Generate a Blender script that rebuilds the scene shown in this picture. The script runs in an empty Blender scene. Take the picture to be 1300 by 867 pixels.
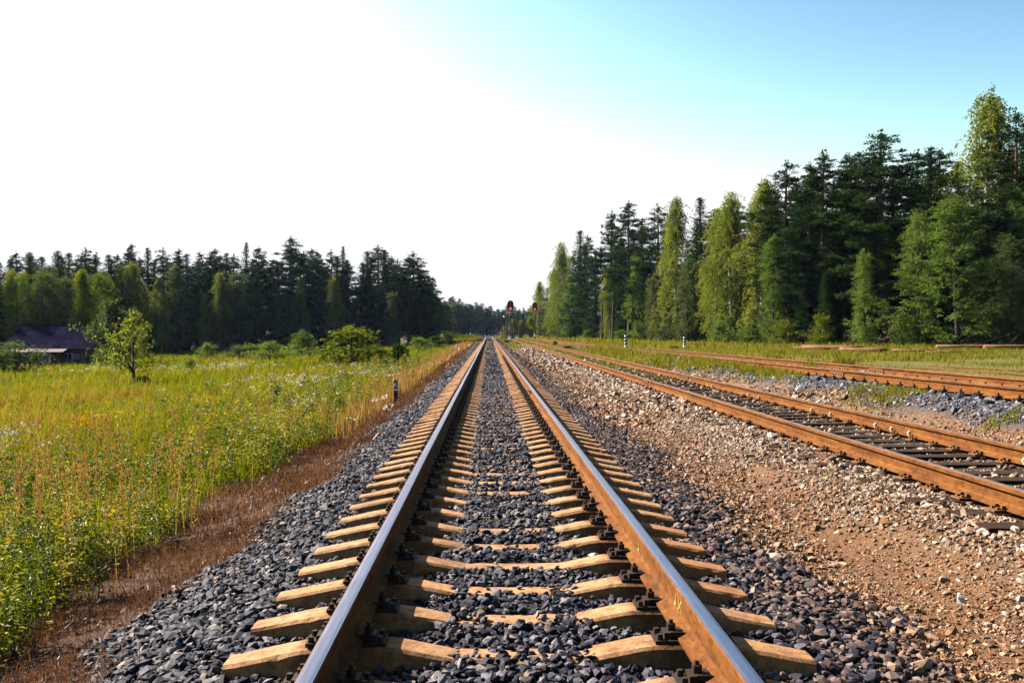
import bpy, math, random
import numpy as np
from mathutils import Vector, Matrix

random.seed(7)
RNG = np.random.default_rng(11)
C = bpy.context.scene.collection
PI = math.pi
R = math.radians
F = 1177.0            # focal length in photo pixels (1300 wide)
CX, CZ = -0.144, 1.232

# ------------------------------------------------------------------ basics
def new_mesh(name, verts, faces, mats, mat_idx=None, rnd=None, smooth=False):
    """verts (N,3), faces (M,k) array of equal k"""
    verts = np.asarray(verts, dtype=np.float32); faces = np.asarray(faces, dtype=np.int32)
    me = bpy.data.meshes.new(name)
    n, k = faces.shape
    me.vertices.add(len(verts)); me.vertices.foreach_set('co', verts.ravel())
    me.loops.add(n * k); me.loops.foreach_set('vertex_index', faces.ravel())
    me.polygons.add(n)
    me.polygons.foreach_set('loop_start', np.arange(n, dtype=np.int32) * k)
    if mat_idx is not None:
        me.polygons.foreach_set('material_index', np.asarray(mat_idx, dtype=np.int32))
    me.polygons.foreach_set('use_smooth', np.full(n, bool(smooth)))
    me.update(calc_edges=True)
    if rnd is not None:
        a = me.attributes.new('rnd', 'FLOAT', 'POINT'); a.data.foreach_set('value', np.asarray(rnd, dtype=np.float32))
    for m in (mats if isinstance(mats, (list, tuple)) else [mats]):
        me.materials.append(m)
    return me

def link(name, me, parent=None, loc=(0, 0, 0), rz=0.0):
    o = bpy.data.objects.new(name, me); C.objects.link(o)
    o.location = loc; o.rotation_euler = (0, 0, rz)
    if parent is not None: o.parent = parent
    return o

def tag(o, label=None, cat=None, group=None, kind=None):
    if label: o['label'] = label
    if cat: o['category'] = cat
    if group: o['group'] = group
    if kind: o['kind'] = kind
    return o

def empty(name, label, cat, loc=(0, 0, 0), rz=0.0, group=None):
    o = bpy.data.objects.new(name, None); C.objects.link(o)
    o.location = loc; o.rotation_euler = (0, 0, rz); o.empty_display_size = .3
    return tag(o, label, cat, group)

class MB:
    """collects mixed polygons of one mesh"""
    def __init__(s): s.v = []; s.f = []; s.m = []
    def add(s, vs, fs, mi=0):
        b = len(s.v); s.v += [tuple(v) for v in vs]
        s.f += [tuple(i + b for i in f) for f in fs]; s.m += [mi] * len(fs)
    def box(s, c, d, mi=0, rot=None, taper=None):
        hx, hy, hz = d[0] / 2, d[1] / 2, d[2] / 2
        t = taper or 1.0
        vs = [Vector((x * (t if z > 0 else 1), y * (t if z > 0 else 1), z)) for z in (-hz, hz) for x, y in ((-hx, -hy), (hx, -hy), (hx, hy), (-hx, hy))]
        if rot is not None: vs = [rot @ v for v in vs]
        vs = [v + Vector(c) for v in vs]
        s.add(vs, [(3, 2, 1, 0), (4, 5, 6, 7), (0, 1, 5, 4), (1, 2, 6, 5), (2, 3, 7, 6), (3, 0, 4, 7)], mi)
    def tube(s, p0, p1, r0, r1=None, n=8, mi=0, caps=True):
        r1 = float(r0 if r1 is None else r1); r0 = float(r0)
        p0, p1 = Vector(p0), Vector(p1); d = (p1 - p0).normalized()
        a = d.orthogonal().normalized(); b = d.cross(a)
        vs = [p + r * (math.cos(2 * PI * i / n) * a + math.sin(2 * PI * i / n) * b) for p, r in ((p0, r0), (p1, r1)) for i in range(n)]
        fs = [(i, (i + 1) % n, n + (i + 1) % n, n + i) for i in range(n)]
        if caps: fs += [tuple(range(n - 1, -1, -1)), tuple(range(n, 2 * n))]
        s.add(vs, fs, mi)
    def path(s, pts, radii, n=7, mi=0):
        pts = [Vector(p) for p in pts]; rings = []
        b = len(s.v); a = None
        for i, p in enumerate(pts):
            d = (pts[min(i + 1, len(pts) - 1)] - pts[max(i - 1, 0)]).normalized()
            a = d.orthogonal().normalized() if a is None else (a - d * a.dot(d)).normalized()
            c = d.cross(a)
            for k in range(n):
                t = 2 * PI * k / n
                s.v.append(tuple(p + float(radii[i]) * (math.cos(t) * a + math.sin(t) * c)))
        for i in range(len(pts) - 1):
            for k in range(n):
                s.f.append((b + i * n + k, b + i * n + (k + 1) % n, b + (i + 1) * n + (k + 1) % n, b + (i + 1) * n + k)); s.m.append(mi)
        s.f.append(tuple(b + k for k in range(n - 1, -1, -1))); s.m.append(mi)
        s.f.append(tuple(b + (len(pts) - 1) * n + k for k in range(n))); s.m.append(mi)
    def mesh(s, name, mats, smooth=False):
        me = bpy.data.meshes.new(name); me.from_pydata(s.v, [], s.f)
        for m in (mats if isinstance(mats, (list, tuple)) else [mats]): me.materials.append(m)
        me.polygons.foreach_set('material_index', s.m)
        me.polygons.foreach_set('use_smooth', [bool(smooth)] * len(s.f))
        me.update(); return me
    def build(s, name, mats, parent=None, loc=(0, 0, 0), rz=0.0, smooth=False):
        return link(name, s.mesh(name, mats, smooth), parent, loc, rz)

# ------------------------------------------------------------------ materials
class NT:
    def __init__(s, name):
        s.m = bpy.data.materials.new(name); s.m.use_nodes = True
        s.t = s.m.node_tree; s.t.nodes.clear()
        s.out = s.n('ShaderNodeOutputMaterial')
    def n(s, t, **kw):
        x = s.t.nodes.new(t)
        for k, v in kw.items(): setattr(x, k, v)
        return x
    def l(s, a, b): s.t.links.new(a, b)
    def pos(s): return s.n('ShaderNodeNewGeometry').outputs['Position']
    def noise(s, scale, detail=4, rough=.6, vec=None, stretch=None):
        x = s.n('ShaderNodeTexNoise'); x.inputs['Scale'].default_value = scale
        x.inputs['Detail'].default_value = detail; x.inputs['Roughness'].default_value = rough
        if vec is None: vec = s.pos()
        if stretch:
            mp = s.n('ShaderNodeMapping'); mp.inputs['Scale'].default_value = stretch; s.l(vec, mp.inputs['Vector']); vec = mp.outputs[0]
        s.l(vec, x.inputs['Vector']); return x.outputs['Fac']
    def ramp(s, fac, stops, interp='LINEAR'):
        r = s.n('ShaderNodeValToRGB'); r.color_ramp.interpolation = interp
        e = r.color_ramp.elements
        while len(e) < len(stops): e.new(.5)
        for x, (p, c) in zip(e, stops): x.position = p; x.color = (*c, 1)
        s.l(fac, r.inputs['Fac']); return r.outputs['Color']
    def attr(s, name='rnd'):
        a = s.n('ShaderNodeAttribute'); a.attribute_name = name; return a.outputs['Fac']
    def math(s, op, a, b=0.0):
        x = s.n('ShaderNodeMath'); x.operation = op
        for i, v in enumerate((a, b)):
            if isinstance(v, (int, float)): x.inputs[i].default_value = v
            else: s.l(v, x.inputs[i])
        return x.outputs[0]
    def mix(s, fac, a, b, mode='MIX'):
        x = s.n('ShaderNodeMix'); x.data_type = 'RGBA'; x.blend_type = mode
        for sock, v in ((x.inputs[0], fac), (x.inputs[6], a), (x.inputs[7], b)):
            if isinstance(v, (int, float)): sock.default_value = v
            elif isinstance(v, tuple): sock.default_value = (*v, 1)
            else: s.l(v, sock)
        return x.outputs[2]
    def bsdf(s, col, rough=.8, metal=0.0, spec=.3, bump=None, bdist=.01, bstr=.6):
        b = s.n('ShaderNodeBsdfPrincipled')
        if isinstance(col, tuple): b.inputs['Base Color'].default_value = (*col, 1)
        else: s.l(col, b.inputs['Base Color'])
        if isinstance(rough, (int, float)): b.inputs['Roughness'].default_value = rough
        else: s.l(rough, b.inputs['Roughness'])
        b.inputs['Metallic'].default_value = metal
        b.inputs['Specular IOR Level'].default_value = spec
        if bump is not None:
            k = s.n('ShaderNodeBump'); k.inputs['Distance'].default_value = bdist; k.inputs['Strength'].default_value = bstr
            s.l(bump, k.inputs['Height']); s.l(k.outputs[0], b.inputs['Normal'])
        s.l(b.outputs[0], s.out.inputs['Surface']); return b

KA = .62              # surfaces sit at their real albedo for exposure 2.2
def dim(stops, k=KA): return [(p, tuple(min(.85, v * k) for v in c)) for p, c in stops]
def m_simple(name, stops, scale=8, rough=.8, metal=0, spec=.3, bump=0.0, stretch=None, detail=5):
    t = NT(name); f = t.noise(scale, detail, .65, stretch=stretch, vec=t.n('ShaderNodeTexCoord').outputs['Object'])
    col = t.ramp(f, dim(stops))
    t.bsdf(col, rough, metal, spec, f if bump else None, bump or .01)
    return t.m

def m_stone(name, stops, spec=.25, rough=.6, k=KA, dust=False):
    t = NT(name); r = t.attr()
    n = t.noise(38, 4, .7)
    col = t.ramp(r, dim(stops, k))
    col = t.mix(.55, col, t.ramp(n, [(.3, (.35, .35, .36)), (.7, (1.25, 1.22, 1.2))]), 'MULTIPLY')
    if dust:
        co = t.pos(); sx = t.n('ShaderNodeSeparateXYZ'); t.l(co, sx.inputs[0]); dn = t.noise(.8, 4, .6, co); d2 = t.noise(7, 3, .6, co)
        mr = t.n('ShaderNodeMapRange'); t.l(t.math('ADD', sx.outputs[0], t.math('MULTIPLY', t.math('SUBTRACT', dn, .5), 2.2)), mr.inputs[0]); mr.inputs[1].default_value = .7; mr.inputs[2].default_value = 2.1
        ab = t.math('ABSOLUTE', t.math('SUBTRACT', t.math('ABSOLUTE', sx.outputs[0]), .8)); rr_ = t.math('MULTIPLY', t.math('LESS_THAN', ab, .3), t.math('GREATER_THAN', d2, .56))
        fac = t.math('MULTIPLY', t.math('MAXIMUM', t.math('MULTIPLY', mr.outputs[0], t.math('GREATER_THAN', t.math('ADD', d2, t.math('MULTIPLY', r, .25)), .58)), rr_), .65)
        col = t.mix(fac, col, t.ramp(r, [(0, (.035, .016, .008)), (.6, (.11, .052, .025)), (1, (.22, .125, .07))]))
    t.bsdf(col, rough, 0, spec, n, .006, .5); return t.m

def m_leaf(name, stops, trans, tfac=.4, gloss=.06, obj_var=.5, grough=.35, patch=None, k=KA, band=False):
    """leaf: colour by item, light comes through it"""
    t = NT(name)
    r = t.attr()
    oi = t.n('ShaderNodeObjectInfo').outputs['Random']
    f = t.math('ADD', t.math('MULTIPLY', r, 1 - obj_var), t.math('MULTIPLY', oi, obj_var))
    if patch:
        pn = t.noise(patch, 3, .55)
        p2 = t.noise(patch * 6, 3, .6)
        f = t.math('ADD', t.math('MULTIPLY', f, .42), t.math('ADD', t.math('MULTIPLY', t.math('SUBTRACT', pn, .5), 1.5), t.math('ADD', t.math('MULTIPLY', t.math('SUBTRACT', p2, .5), .7), .245)))
        if band:
            sp = t.n('ShaderNodeSeparateXYZ'); t.l(t.pos(), sp.inputs[0]); bd = t.n('ShaderNodeMapRange'); t.l(t.math('ABSOLUTE', t.math('SUBTRACT', sp.outputs[1], 40.0)), bd.inputs[0]); bd.inputs[1].default_value = 22; bd.inputs[2].default_value = 6
            f = t.math('ADD', f, t.math('MULTIPLY', bd.outputs[0], .11))
    col = t.ramp(f, dim(stops, k))
    d = t.n('ShaderNodeBsdfDiffuse'); t.l(col, d.inputs['Color'])
    tr = t.n('ShaderNodeBsdfTranslucent'); tc = t.mix(1.0, col, trans, 'MULTIPLY'); t.l(tc, tr.inputs['Color'])
    mx = t.n('ShaderNodeMixShader'); mx.inputs[0].default_value = tfac
    t.l(d.outputs[0], mx.inputs[1]); t.l(tr.outputs[0], mx.inputs[2])
    sh = mx
    if gloss:
        g = t.n('ShaderNodeBsdfGlossy'); g.inputs['Roughness'].default_value = grough; g.inputs['Color'].default_value = (1, 1, 1, 1)
        m2 = t.n('ShaderNodeMixShader'); m2.inputs[0].default_value = gloss
        t.l(mx.outputs[0], m2.inputs[1]); t.l(g.outputs[0], m2.inputs[2]); sh = m2
    t.l(sh.outputs[0], t.out.inputs['Surface']); return t.m

M = {}
M['ballast'] = m_stone('dark_ballast_stone', [(0, (.014, .015, .026)), (.4, (.040, .040, .062)), (.75, (.115, .110, .140)), (.94, (.27, .245, .25)), (1, (.20, .11, .055))], .12, .7, dust=True)
M['ballast_blue'] = m_stone('blue_grey_ballast_stone', [(0, (.035, .038, .055)), (.5, (.095, .10, .14)), (.9, (.24, .24, .29)), (1, (.26, .18, .12))])
M['ballast_pale'] = m_stone('pale_ballast_stone', [(0, (.12, .065, .040)), (.4, (.25, .155, .095)), (.75, (.40, .29, .21)), (1, (.54, .45, .40))])
M['pebble'] = m_stone('brown_pebble', [(0, (.15, .062, .024)), (.5, (.27, .128, .056)), (.85, (.38, .21, .11)), (1, (.50, .38, .28))])
M['white_stone'] = m_simple('white_quartz', [(.3, (.62, .60, .58)), (.7, (.8, .79, .78))], 20, .6, bump=.004)
M['concrete'] = None
t = NT('sleeper_concrete')
co = t.pos(); n1 = t.noise(3.2, 5, .7, co); n2 = t.noise(60, 4, .7, co); n3 = t.noise(13, 6, .78, co)
col = t.ramp(n1, [(.25, (.24, .112, .045)), (.5, (.275, .150, .072)), (.75, (.30, .185, .105))])
n4 = t.noise(1.7, 6, .75, co)
col = t.mix(.85, col, t.ramp(n3, [(.36, (.40, .33, .28)), (.56, (1.08, 1.06, 1.04))]), 'MULTIPLY')
col = t.mix(.8, col, t.ramp(n4, [(.34, (.45, .42, .42)), (.5, (1.0, .98, .95)), (.68, (1.15, 1.15, 1.2))]), 'MULTIPLY')
col = t.mix(.4, col, t.ramp(n2, [(.35, (.55, .52, .5)), (.6, (1.1, 1.1, 1.1))]), 'MULTIPLY')
sx = t.n('ShaderNodeSeparateXYZ'); t.l(co, sx.inputs[0])
rm = t.math('MULTIPLY', t.math('GREATER_THAN', sx.outputs[0], .6), t.math('SUBTRACT', 1.0, t.math('MULTIPLY', t.math('ABSOLUTE', t.math('SUBTRACT', sx.outputs[1], 6.3)), .62)))
rm = t.n('ShaderNodeClamp').outputs[0] if False else t.math('MAXIMUM', rm, 0.0)
col = t.mix(t.math('MULTIPLY', rm, .8), col, (.20, .075, .025))
so = t.math('ABSOLUTE', t.math('SUBTRACT', t.math('ABSOLUTE', sx.outputs[0]), .80))
mo = t.n('ShaderNodeMapRange'); t.l(t.math('ADD', so, t.math('MULTIPLY', t.math('SUBTRACT', n3, .5), .30)), mo.inputs[0]); mo.inputs[1].default_value = .27; mo.inputs[2].default_value = .10
col = t.mix(t.math('MULTIPLY', mo.outputs[0], .75), col, (.062, .028, .013))
t.bsdf(col, .85, 0, .2, n2, .004, .7); M['concrete'] = t.m
M['wood_sleeper'] = m_simple('tarred_sleeper_wood', [(.25, (.010, .007, .006)), (.6, (.048, .026, .016)), (.85, (.12, .065, .038))], 6, .9, spec=.1, bump=.006, stretch=(1.5, 14, 14))
t = NT('rail_rust')
co = t.pos(); n1 = t.noise(5, 5, .7, co, (1, .25, 2)); n2 = t.noise(70, 4, .7, co)
col = t.ramp(n1, [(.28, (.040, .015, .007)), (.45, (.105, .038, .009)), (.6, (.135, .054, .012)), (.75, (.185, .088, .024))])
n5 = t.noise(22, 5, .75, co, (1, .5, 1))
col = t.mix(.75, col, t.ramp(n5, [(.36, (.42, .38, .36)), (.55, (1.05, 1.05, 1.05))]), 'MULTIPLY')
col = t.mix(.5, col, t.ramp(n2, [(.3, (.55, .5, .5)), (.6, (1.1, 1.1, 1.1))]), 'MULTIPLY')
t.bsdf(col, .85, 0, .08, n2, .0015, .5); M['rust'] = t.m
t = NT('polished_rail_steel')
co = t.pos(); n1 = t.noise(30, 4, .6, co, (8, .15, 1)); n2 = t.noise(2.2, 3, .6, co, (1, .3, 1))
t.bsdf(t.ramp(n1, [(.3, (.20, .20, .30)), (.7, (.36, .36, .50))]), t.ramp(n2, [(.3, (.26, .26, .26)), (.7, (.42, .42, .42))]), 1.0, .5); M['polish'] = t.m
t = NT('dull_rail_steel')
co = t.pos(); n1 = t.noise(12, 4, .6, co, (4, .3, 1))
t.bsdf(t.ramp(n1, [(.3, (.10, .055, .035)), (.7, (.22, .16, .14))]), .5, .5, .4); M['dull'] = t.m
M['iron'] = m_simple('dark_fastening_iron', [(.3, (.014, .009, .007)), (.7, (.045, .022, .011))], 30, .7, .2, .3, .002)
M['anchor'] = m_simple('bright_worn_clip', [(.3, (.45, .36, .26)), (.7, (.8, .72, .62))], 30, .45)
M['rustbolt'] = m_simple('rusty_plate', [(.3, (.10, .042, .014)), (.7, (.24, .11, .035))], 30, .75)
M['paint_mark'] = m_simple('yellow_chalk', [(.3, (.62, .42, .10)), (.7, (.75, .56, .20))], 60, .8)
M['black'] = m_simple('black_enamel', [(.3, (.010, .010, .011)), (.7, (.022, .021, .021))], 6, .45)
M['tar'] = m_simple('dark_mast_paint', [(.3, (.016, .014, .013)), (.7, (.045, .038, .034))], 6, .7)
M['white'] = m_simple('white_paint', [(.3, (1.0, .99, 1.0)), (.6, (1.36, 1.35, 1.34))], 12, .6)
M['greypaint'] = m_simple('weathered_grey_paint', [(.3, (.30, .30, .31)), (.7, (.46, .45, .45))], 10, .6)
M['lens_off'] = m_simple('dark_lens', [(.4, (.012, .012, .014)), (.6, (.02, .02, .022))], 4, .15, 0, .6)
t = NT('red_signal_light'); e = t.n('ShaderNodeEmission'); e.inputs['Color'].default_value = (1, .035, .012, 1); e.inputs['Strength'].default_value = .9
t.l(e.outputs[0], t.out.inputs['Surface']); M['red'] = t.m
M['pine_bark'] = m_simple('pine_bark', [(.3, (.05, .028, .018)), (.6, (.14, .068, .034)), (.8, (.24, .12, .055))], 3, .9, bump=.02, stretch=(1, 1, .3))
M['spruce_bark'] = m_simple('spruce_bark', [(.3, (.035, .026, .02)), (.7, (.10, .075, .06))], 3, .9, bump=.02, stretch=(1, 1, .3))
M['birch_bark'] = m_simple('birch_bark', [(.36, (.03, .028, .025)), (.46, (.45, .43, .40)), (.7, (.62, .60, .57))], 2.4, .8, stretch=(.6, .6, 3))
M['twig'] = m_simple('dark_twig_bark', [(.3, (.025, .018, .013)), (.7, (.075, .055, .04))], 8, .9)
M['oldwood'] = m_simple('weathered_wood', [(.3, (.055, .045, .038)), (.7, (.14, .115, .095))], 5, .85, bump=.005, stretch=(10, 10, 1))
M['logwood'] = m_simple('stripped_log_wood', [(.25, (.08, .04, .025)), (.5, (.20, .085, .04)), (.75, (.34, .17, .085))], 4, .9, bump=.02, stretch=(.5, 6, 6))
M['housewall'] = m_simple('dark_plank_wall', [(.3, (.016, .012, .013)), (.6, (.040, .028, .026)), (.8, (.065, .045, .04))], 4, .85, bump=.01, stretch=(7, 7, .4))
M['frame'] = m_simple('faded_blue_white_paint', [(.3, (.26, .28, .48)), (.7, (.36, .38, .6))], 9, .6)
M['glass'] = m_simple('dark_window_glass', [(.4, (.012, .012, .018)), (.6, (.02, .018, .022))], 2, .08, 0, .6)
# slate roof
t = NT('old_slate_roof')
br = t.n('ShaderNodeTexBrick'); uv = t.n('ShaderNodeTexCoord').outputs['Object']
mp = t.n('ShaderNodeMapping'); mp.inputs['Rotation'].default_value = (R(90), 0, 0); t.l(uv, mp.inputs['Vector'])
br.inputs['Scale'].default_value = 1.0; br.inputs['Brick Width'].default_value = .55; br.inputs['Row Height'].default_value = .42
br.inputs['Color1'].default_value = (.007, .006, .017, 1); br.inputs['Color2'].default_value = (.015, .013, .032, 1); br.inputs['Mortar'].default_value = (.008, .008, .012, 1); br.inputs['Mortar Size'].default_value = .03
t.l(mp.outputs[0], br.inputs['Vector']); n1 = t.noise(1.6, 5, .7, uv)
col = t.mix(.7, br.outputs['Color'], t.ramp(n1, [(.3, (.35, .33, .4)), (.7, (1.3, 1.2, 1.25))]), 'MULTIPLY')
t.bsdf(col, 1.0, 0, .0, br.outputs['Fac'], .01); M['roof'] = t.m
M['tinroof'] = m_simple('rusty_tin_roof', [(.3, (.13, .08, .085)), (.7, (.27, .20, .21))], 3, .8, spec=.1, stretch=(6, 1, 1))

M['pine'] = m_leaf('pine_needles', [(0, (.009, .022, .011)), (.5, (.024, .048, .018)), (1, (.052, .080, .022))], (1.1, 1.3, .5), .18, .0, k=.9)
M['spruce'] = m_leaf('spruce_needles', [(0, (.007, .020, .010)), (.5, (.018, .042, .014)), (1, (.040, .068, .018))], (1.1, 1.3, .5), .18, .0, k=.9)
M['birch'] = m_leaf('birch_leaves', [(0, (.055, .085, .014)), (.5, (.110, .140, .024)), (1, (.185, .195, .038))], (1.35, 1.25, .6), .42, .0, k=1.15)
M['broad'] = m_leaf('broad_leaves', [(0, (.030, .060, .014)), (.5, (.062, .100, .022)), (1, (.105, .145, .034))], (1.35, 1.3, .6), .42, .0, k=1.3)
M['greyleaf'] = m_leaf('grey_willow_leaves', [(0, (.050, .070, .030)), (.5, (.085, .110, .050)), (1, (.14, .155, .075))], (1.2, 1.3, .5), .35, .0, k=.8)
M['bush'] = m_leaf('yellow_green_leaves', [(0, (.075, .110, .010)), (.5, (.130, .165, .018)), (1, (.20, .21, .03))], (1.3, 1.3, .5), .40, .0, k=.7)
M['darkbush'] = m_leaf('dark_glossy_leaves', [(0, (.020, .045, .016)), (.6, (.045, .080, .025)), (1, (.09, .12, .04))], (1.2, 1.4, .5), .25, .0)
M['grass'] = m_leaf('meadow_grass_blades', [(.08, (.05, .085, .006)), (.32, (.120, .160, .009)), (.52, (.20, .205, .012)), (.68, (.26, .20, .035)), (.85, (.25, .145, .045)), (.97, (.20, .10, .04))], (1.3, 1.3, .5), .45, .0, .0, patch=.11, k=.66, band=True)
M['shortgrass'] = m_leaf('short_dry_grass_blades', [(.05, (.12, .14, .014)), (.5, (.21, .20, .03)), (.95, (.32, .22, .06))], (1.3, 1.3, .5), .4, .0, .0, patch=.35)
M['drygrass'] = m_leaf('dry_brown_grass', [(0, (.085, .036, .016)), (.5, (.16, .075, .033)), (.85, (.25, .13, .06)), (1, (.42, .28, .16))], (1.2, 1.0, .7), .3, .02, .0, patch=.9)
M['tan'] = m_leaf('tan_grass_stalks', [(0, (.26, .14, .035)), (.5, (.40, .225, .06)), (1, (.50, .32, .11))], (1.2, 1.1, .8), .35, .02, .0)
M['weed'] = m_leaf('weed_leaves', [(0, (.02, .045, .006)), (.32, (.065, .10, .011)), (.56, (.15, .175, .016)), (.72, (.27, .25, .02)), (.84, (.33, .22, .04)), (.93, (.28, .11, .03)), (1, (.18, .04, .02))], (1.5, 1.5, .4), .42, .02, .0, .5, k=.68)
M['whiteflower'] = m_leaf('white_petals', [(0, (.60, .56, .48)), (1, (.8, .78, .74))], (1, 1, 1), .3, 0, 0)
M['orangeflower'] = m_leaf('orange_petals', [(0, (.65, .20, .01)), (1, (.75, .35, .02))], (1, 1, 1), .3, 0, 0)
M['yellowflower'] = m_leaf('yellow_petals', [(0, (.55, .50, .02)), (1, (.70, .60, .03))], (1, 1, 1), .3, 0, 0)

# ------------------------------------------------------------------ terrain
def z3(Y): return np.clip(.44 - .0033 * (np.asarray(Y, float) - 13), .12, .46)       # rail head of third track
KX = np.array([-2000, -60, -45, -25, -10, -6, -3.4, -2.7, -2.3, -1.75, -1.35, -.8, -.42, -.3, .3, .42, .8, 1.35, 1.8, 2.35, 2.85, 3.25, 3.6, 4.82, 5.75, 6.2, 6.6, 6.98, 7.25, 8.35, 9.5, 10.3, 12.5, 16, 60, 2000.])
KZ = np.array([-2.0, -2.0, -2.0, -1.75, -1.2, -1.02, -.84, -.72, -.60, -.42, -.335, -.315, -.285, -.268, -.268, -.285, -.315, -.335, -.41, -.48, -.42, -.275, -.215, -.245, -.215, -.19, -.05, .18, .205, .235, .20, .14, .14, .16, .2, .2])
def gz(X, Y):
    X = np.asarray(X, float); Y = np.asarray(Y, float)
    z = np.interp(X, KX, KZ)
    wr = np.interp(X, [6.2, 7.2, 20, 80], [0, 1, 1, .6])
    z = z + wr * (z3(Y) - .44)
    wl = np.interp(X, [-12, -2.4], [1, 0]) * np.interp(Y, [170, 330], [0, 1])
    z = z * (1 - .8 * wl) - .05 * wl
    b = np.sin(X * 1.3 + Y * .37) * .5 + np.sin(X * .61 - Y * .83 + 2) * .5
    z = z + b * np.interp(np.abs(X - 2), [5, 9], [.0, .04]) + b * .02 * np.interp(X, [2.2, 2.6, 3.2, 3.5], [0, 1, 1, 0])
    return z

def world_x(px, Y): return (px - 621.0) * Y / F + CX
def ground_hit(px, py):
    """photo pixel -> ground point"""
    lo, hi = 2.0, 900.0
    for Y in np.geomspace(2.5, 800, 3000):
        X = world_x(px, Y)
        if 422 + F * (CZ - float(gz(X, Y))) / Y <= py: return X, Y
    return world_x(px, 800), 800

gx = np.unique(np.concatenate([np.arange(-14, 20.01, .25), np.arange(-80, 80.1, 4), np.linspace(-1500, 1500, 31), KX[1:-1]]))
gy = np.unique(np.concatenate([np.arange(-6, 60, .5), np.arange(60, 200, 4), np.linspace(200, 500, 16), np.linspace(-300, 1600, 20)]))
XX, YY = np.meshgrid(gx, gy); ZZ = gz(XX, YY)
V = np.stack([XX.ravel(), YY.ravel(), ZZ.ravel()], 1)
nx, ny = len(gx), len(gy); I = np.arange(nx * ny).reshape(ny, nx)
Fc = np.stack([I[:-1, :-1].ravel(), I[:-1, 1:].ravel(), I[1:, 1:].ravel(), I[1:, :-1].ravel()], 1)
t = NT('ground_soil')
co = t.pos(); sx = t.n('ShaderNodeSeparateXYZ'); t.l(co, sx.inputs[0])
w1 = t.noise(.9, 5, .65, co); w2 = t.noise(6, 4, .7, co); w3 = t.noise(45, 5, .75, co)
xw = t.math('ADD', sx.outputs[0], t.math('MULTIPLY', t.math('SUBTRACT', w1, .5), .9))
xw = t.math('ADD', xw, t.math('MULTIPLY', t.math('SUBTRACT', w2, .5), .35))
fx = t.math('DIVIDE', t.math('ADD', xw, 10), 30)
P = lambda x: (x + 10) / 30
col = t.ramp(fx, [(P(-8), (.035, .042, .007)), (P(-3.8), (.028, .026, .007)), (P(-3.2), (.055, .026, .013)), (P(-2.45), (.05, .025, .015)), (P(-2.2), (.018, .017, .022)),
                  (P(2.0), (.018, .017, .022)), (P(2.5), (.125, .062, .031)), (P(3.0), (.13, .072, .039)), (P(3.3), (.11, .07, .045)), (P(4.0), (.035, .025, .02)), (P(5.6), (.04, .03, .024)), (P(5.9), (.13, .085, .053)),
                  (P(6.5), (.14, .083, .046)), (P(6.8), (.045, .045, .06)), (P(9.6), (.05, .048, .05)), (P(10.2), (.10, .085, .025)), (P(17), (.085, .085, .018))])
col = t.mix(.55, col, t.ramp(w2, [(.3, (.6, .57, .55)), (.7, (1.25, 1.22, 1.2))]), 'MULTIPLY')
col = t.mix(.6, col, t.ramp(w3, [(.3, (.5, .48, .46)), (.7, (1.3, 1.3, 1.3))]), 'MULTIPLY')
t.bsdf(col, .9, 0, .15, w3, .025, .8)
g = link('ground', new_mesh('ground', V, Fc, t.m, smooth=True)); tag(g, kind='structure')

# ------------------------------------------------------------------ stones
def rock_templates(k, hi, seed):
    import bmesh
    rs = np.random.default_rng(seed); out = []
    for i in range(k):
        bm = bmesh.new()
        if hi: bmesh.ops.create_icosphere(bm, subdivisions=1, radius=1)
        else: bmesh.ops.create_cube(bm, size=1.5); bmesh.ops.triangulate(bm, faces=bm.faces)
        v = np.array([p.co[:] for p in bm.verts]); f = np.array([[q.index for q in p.verts] for p in bm.faces])
        if hi:
            # cut by a few random planes -> flat broken facets
            for _ in range(5):
                d = rs.normal(size=3); d /= np.linalg.norm(d); h = rs.uniform(.45, .8)
                over = v @ d - h; v = np.where((over > 0)[:, None], v - over[:, None] * d, v)
        v = v * (1 + rs.normal(0, .10 if hi else .22, (len(v), 1))) + rs.normal(0, .05, v.shape)
        v *= np.array([1.0, rs.uniform(.6, .85), rs.uniform(.35, .65)])
        out.append((v, f)); bm.free()
    return out
HI, LO = rock_templates(10, True, 3), rock_templates(8, False, 4)
def rot_mats(n, tilt):
    a = RNG.uniform(0, 2 * PI, n); tx = RNG.normal(0, tilt, n); ty = RNG.normal(0, tilt, n)
    ca, sa = np.cos(a), np.sin(a); z = np.zeros(n); o = np.ones(n)
    Rz = np.stack([np.stack([ca, -sa, z], 1), np.stack([sa, ca, z], 1), np.stack([z, z, o], 1)], 1)
    cx, s_ = np.cos(tx), np.sin(tx)
    Rx = np.stack([np.stack([o, z, z], 1), np.stack([z, cx, -s_], 1), np.stack([z, s_, cx], 1)], 1)
    cy, sy = np.cos(ty), np.sin(ty)
    Ry = np.stack([np.stack([cy, z, sy], 1), np.stack([z, o, z], 1), np.stack([-sy, z, cy], 1)], 1)
    return Ry @ Rx @ Rz
def rocks(pts, size, hi=True, tilt=.45):
    """-> verts, tris, rnd"""
    T = HI if hi else LO; n = len(pts); which = RNG.integers(0, len(T), n); Vs, Fs, Rs = [], [], []; base = 0
    for k, (tv, tf) in enumerate(T):
        ix = np.where(which == k)[0]
        if not len(ix): continue
        m = rot_mats(len(ix), tilt)
        v = np.einsum('nij,vj->nvi', m, tv) * size[ix][:, None, None] + pts[ix][:, None, :]
        Vs.append(v.reshape(-1, 3)); nv = len(tv)
        Fs.append((tf[None] + (base + np.arange(len(ix)) * nv)[:, None, None]).reshape(-1, 3)); base += len(ix) * nv
        Rs.append(np.repeat(RNG.uniform(0, 1, len(ix)), nv))
    return np.concatenate(Vs), np.concatenate(Fs), np.concatenate(Rs)
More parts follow.
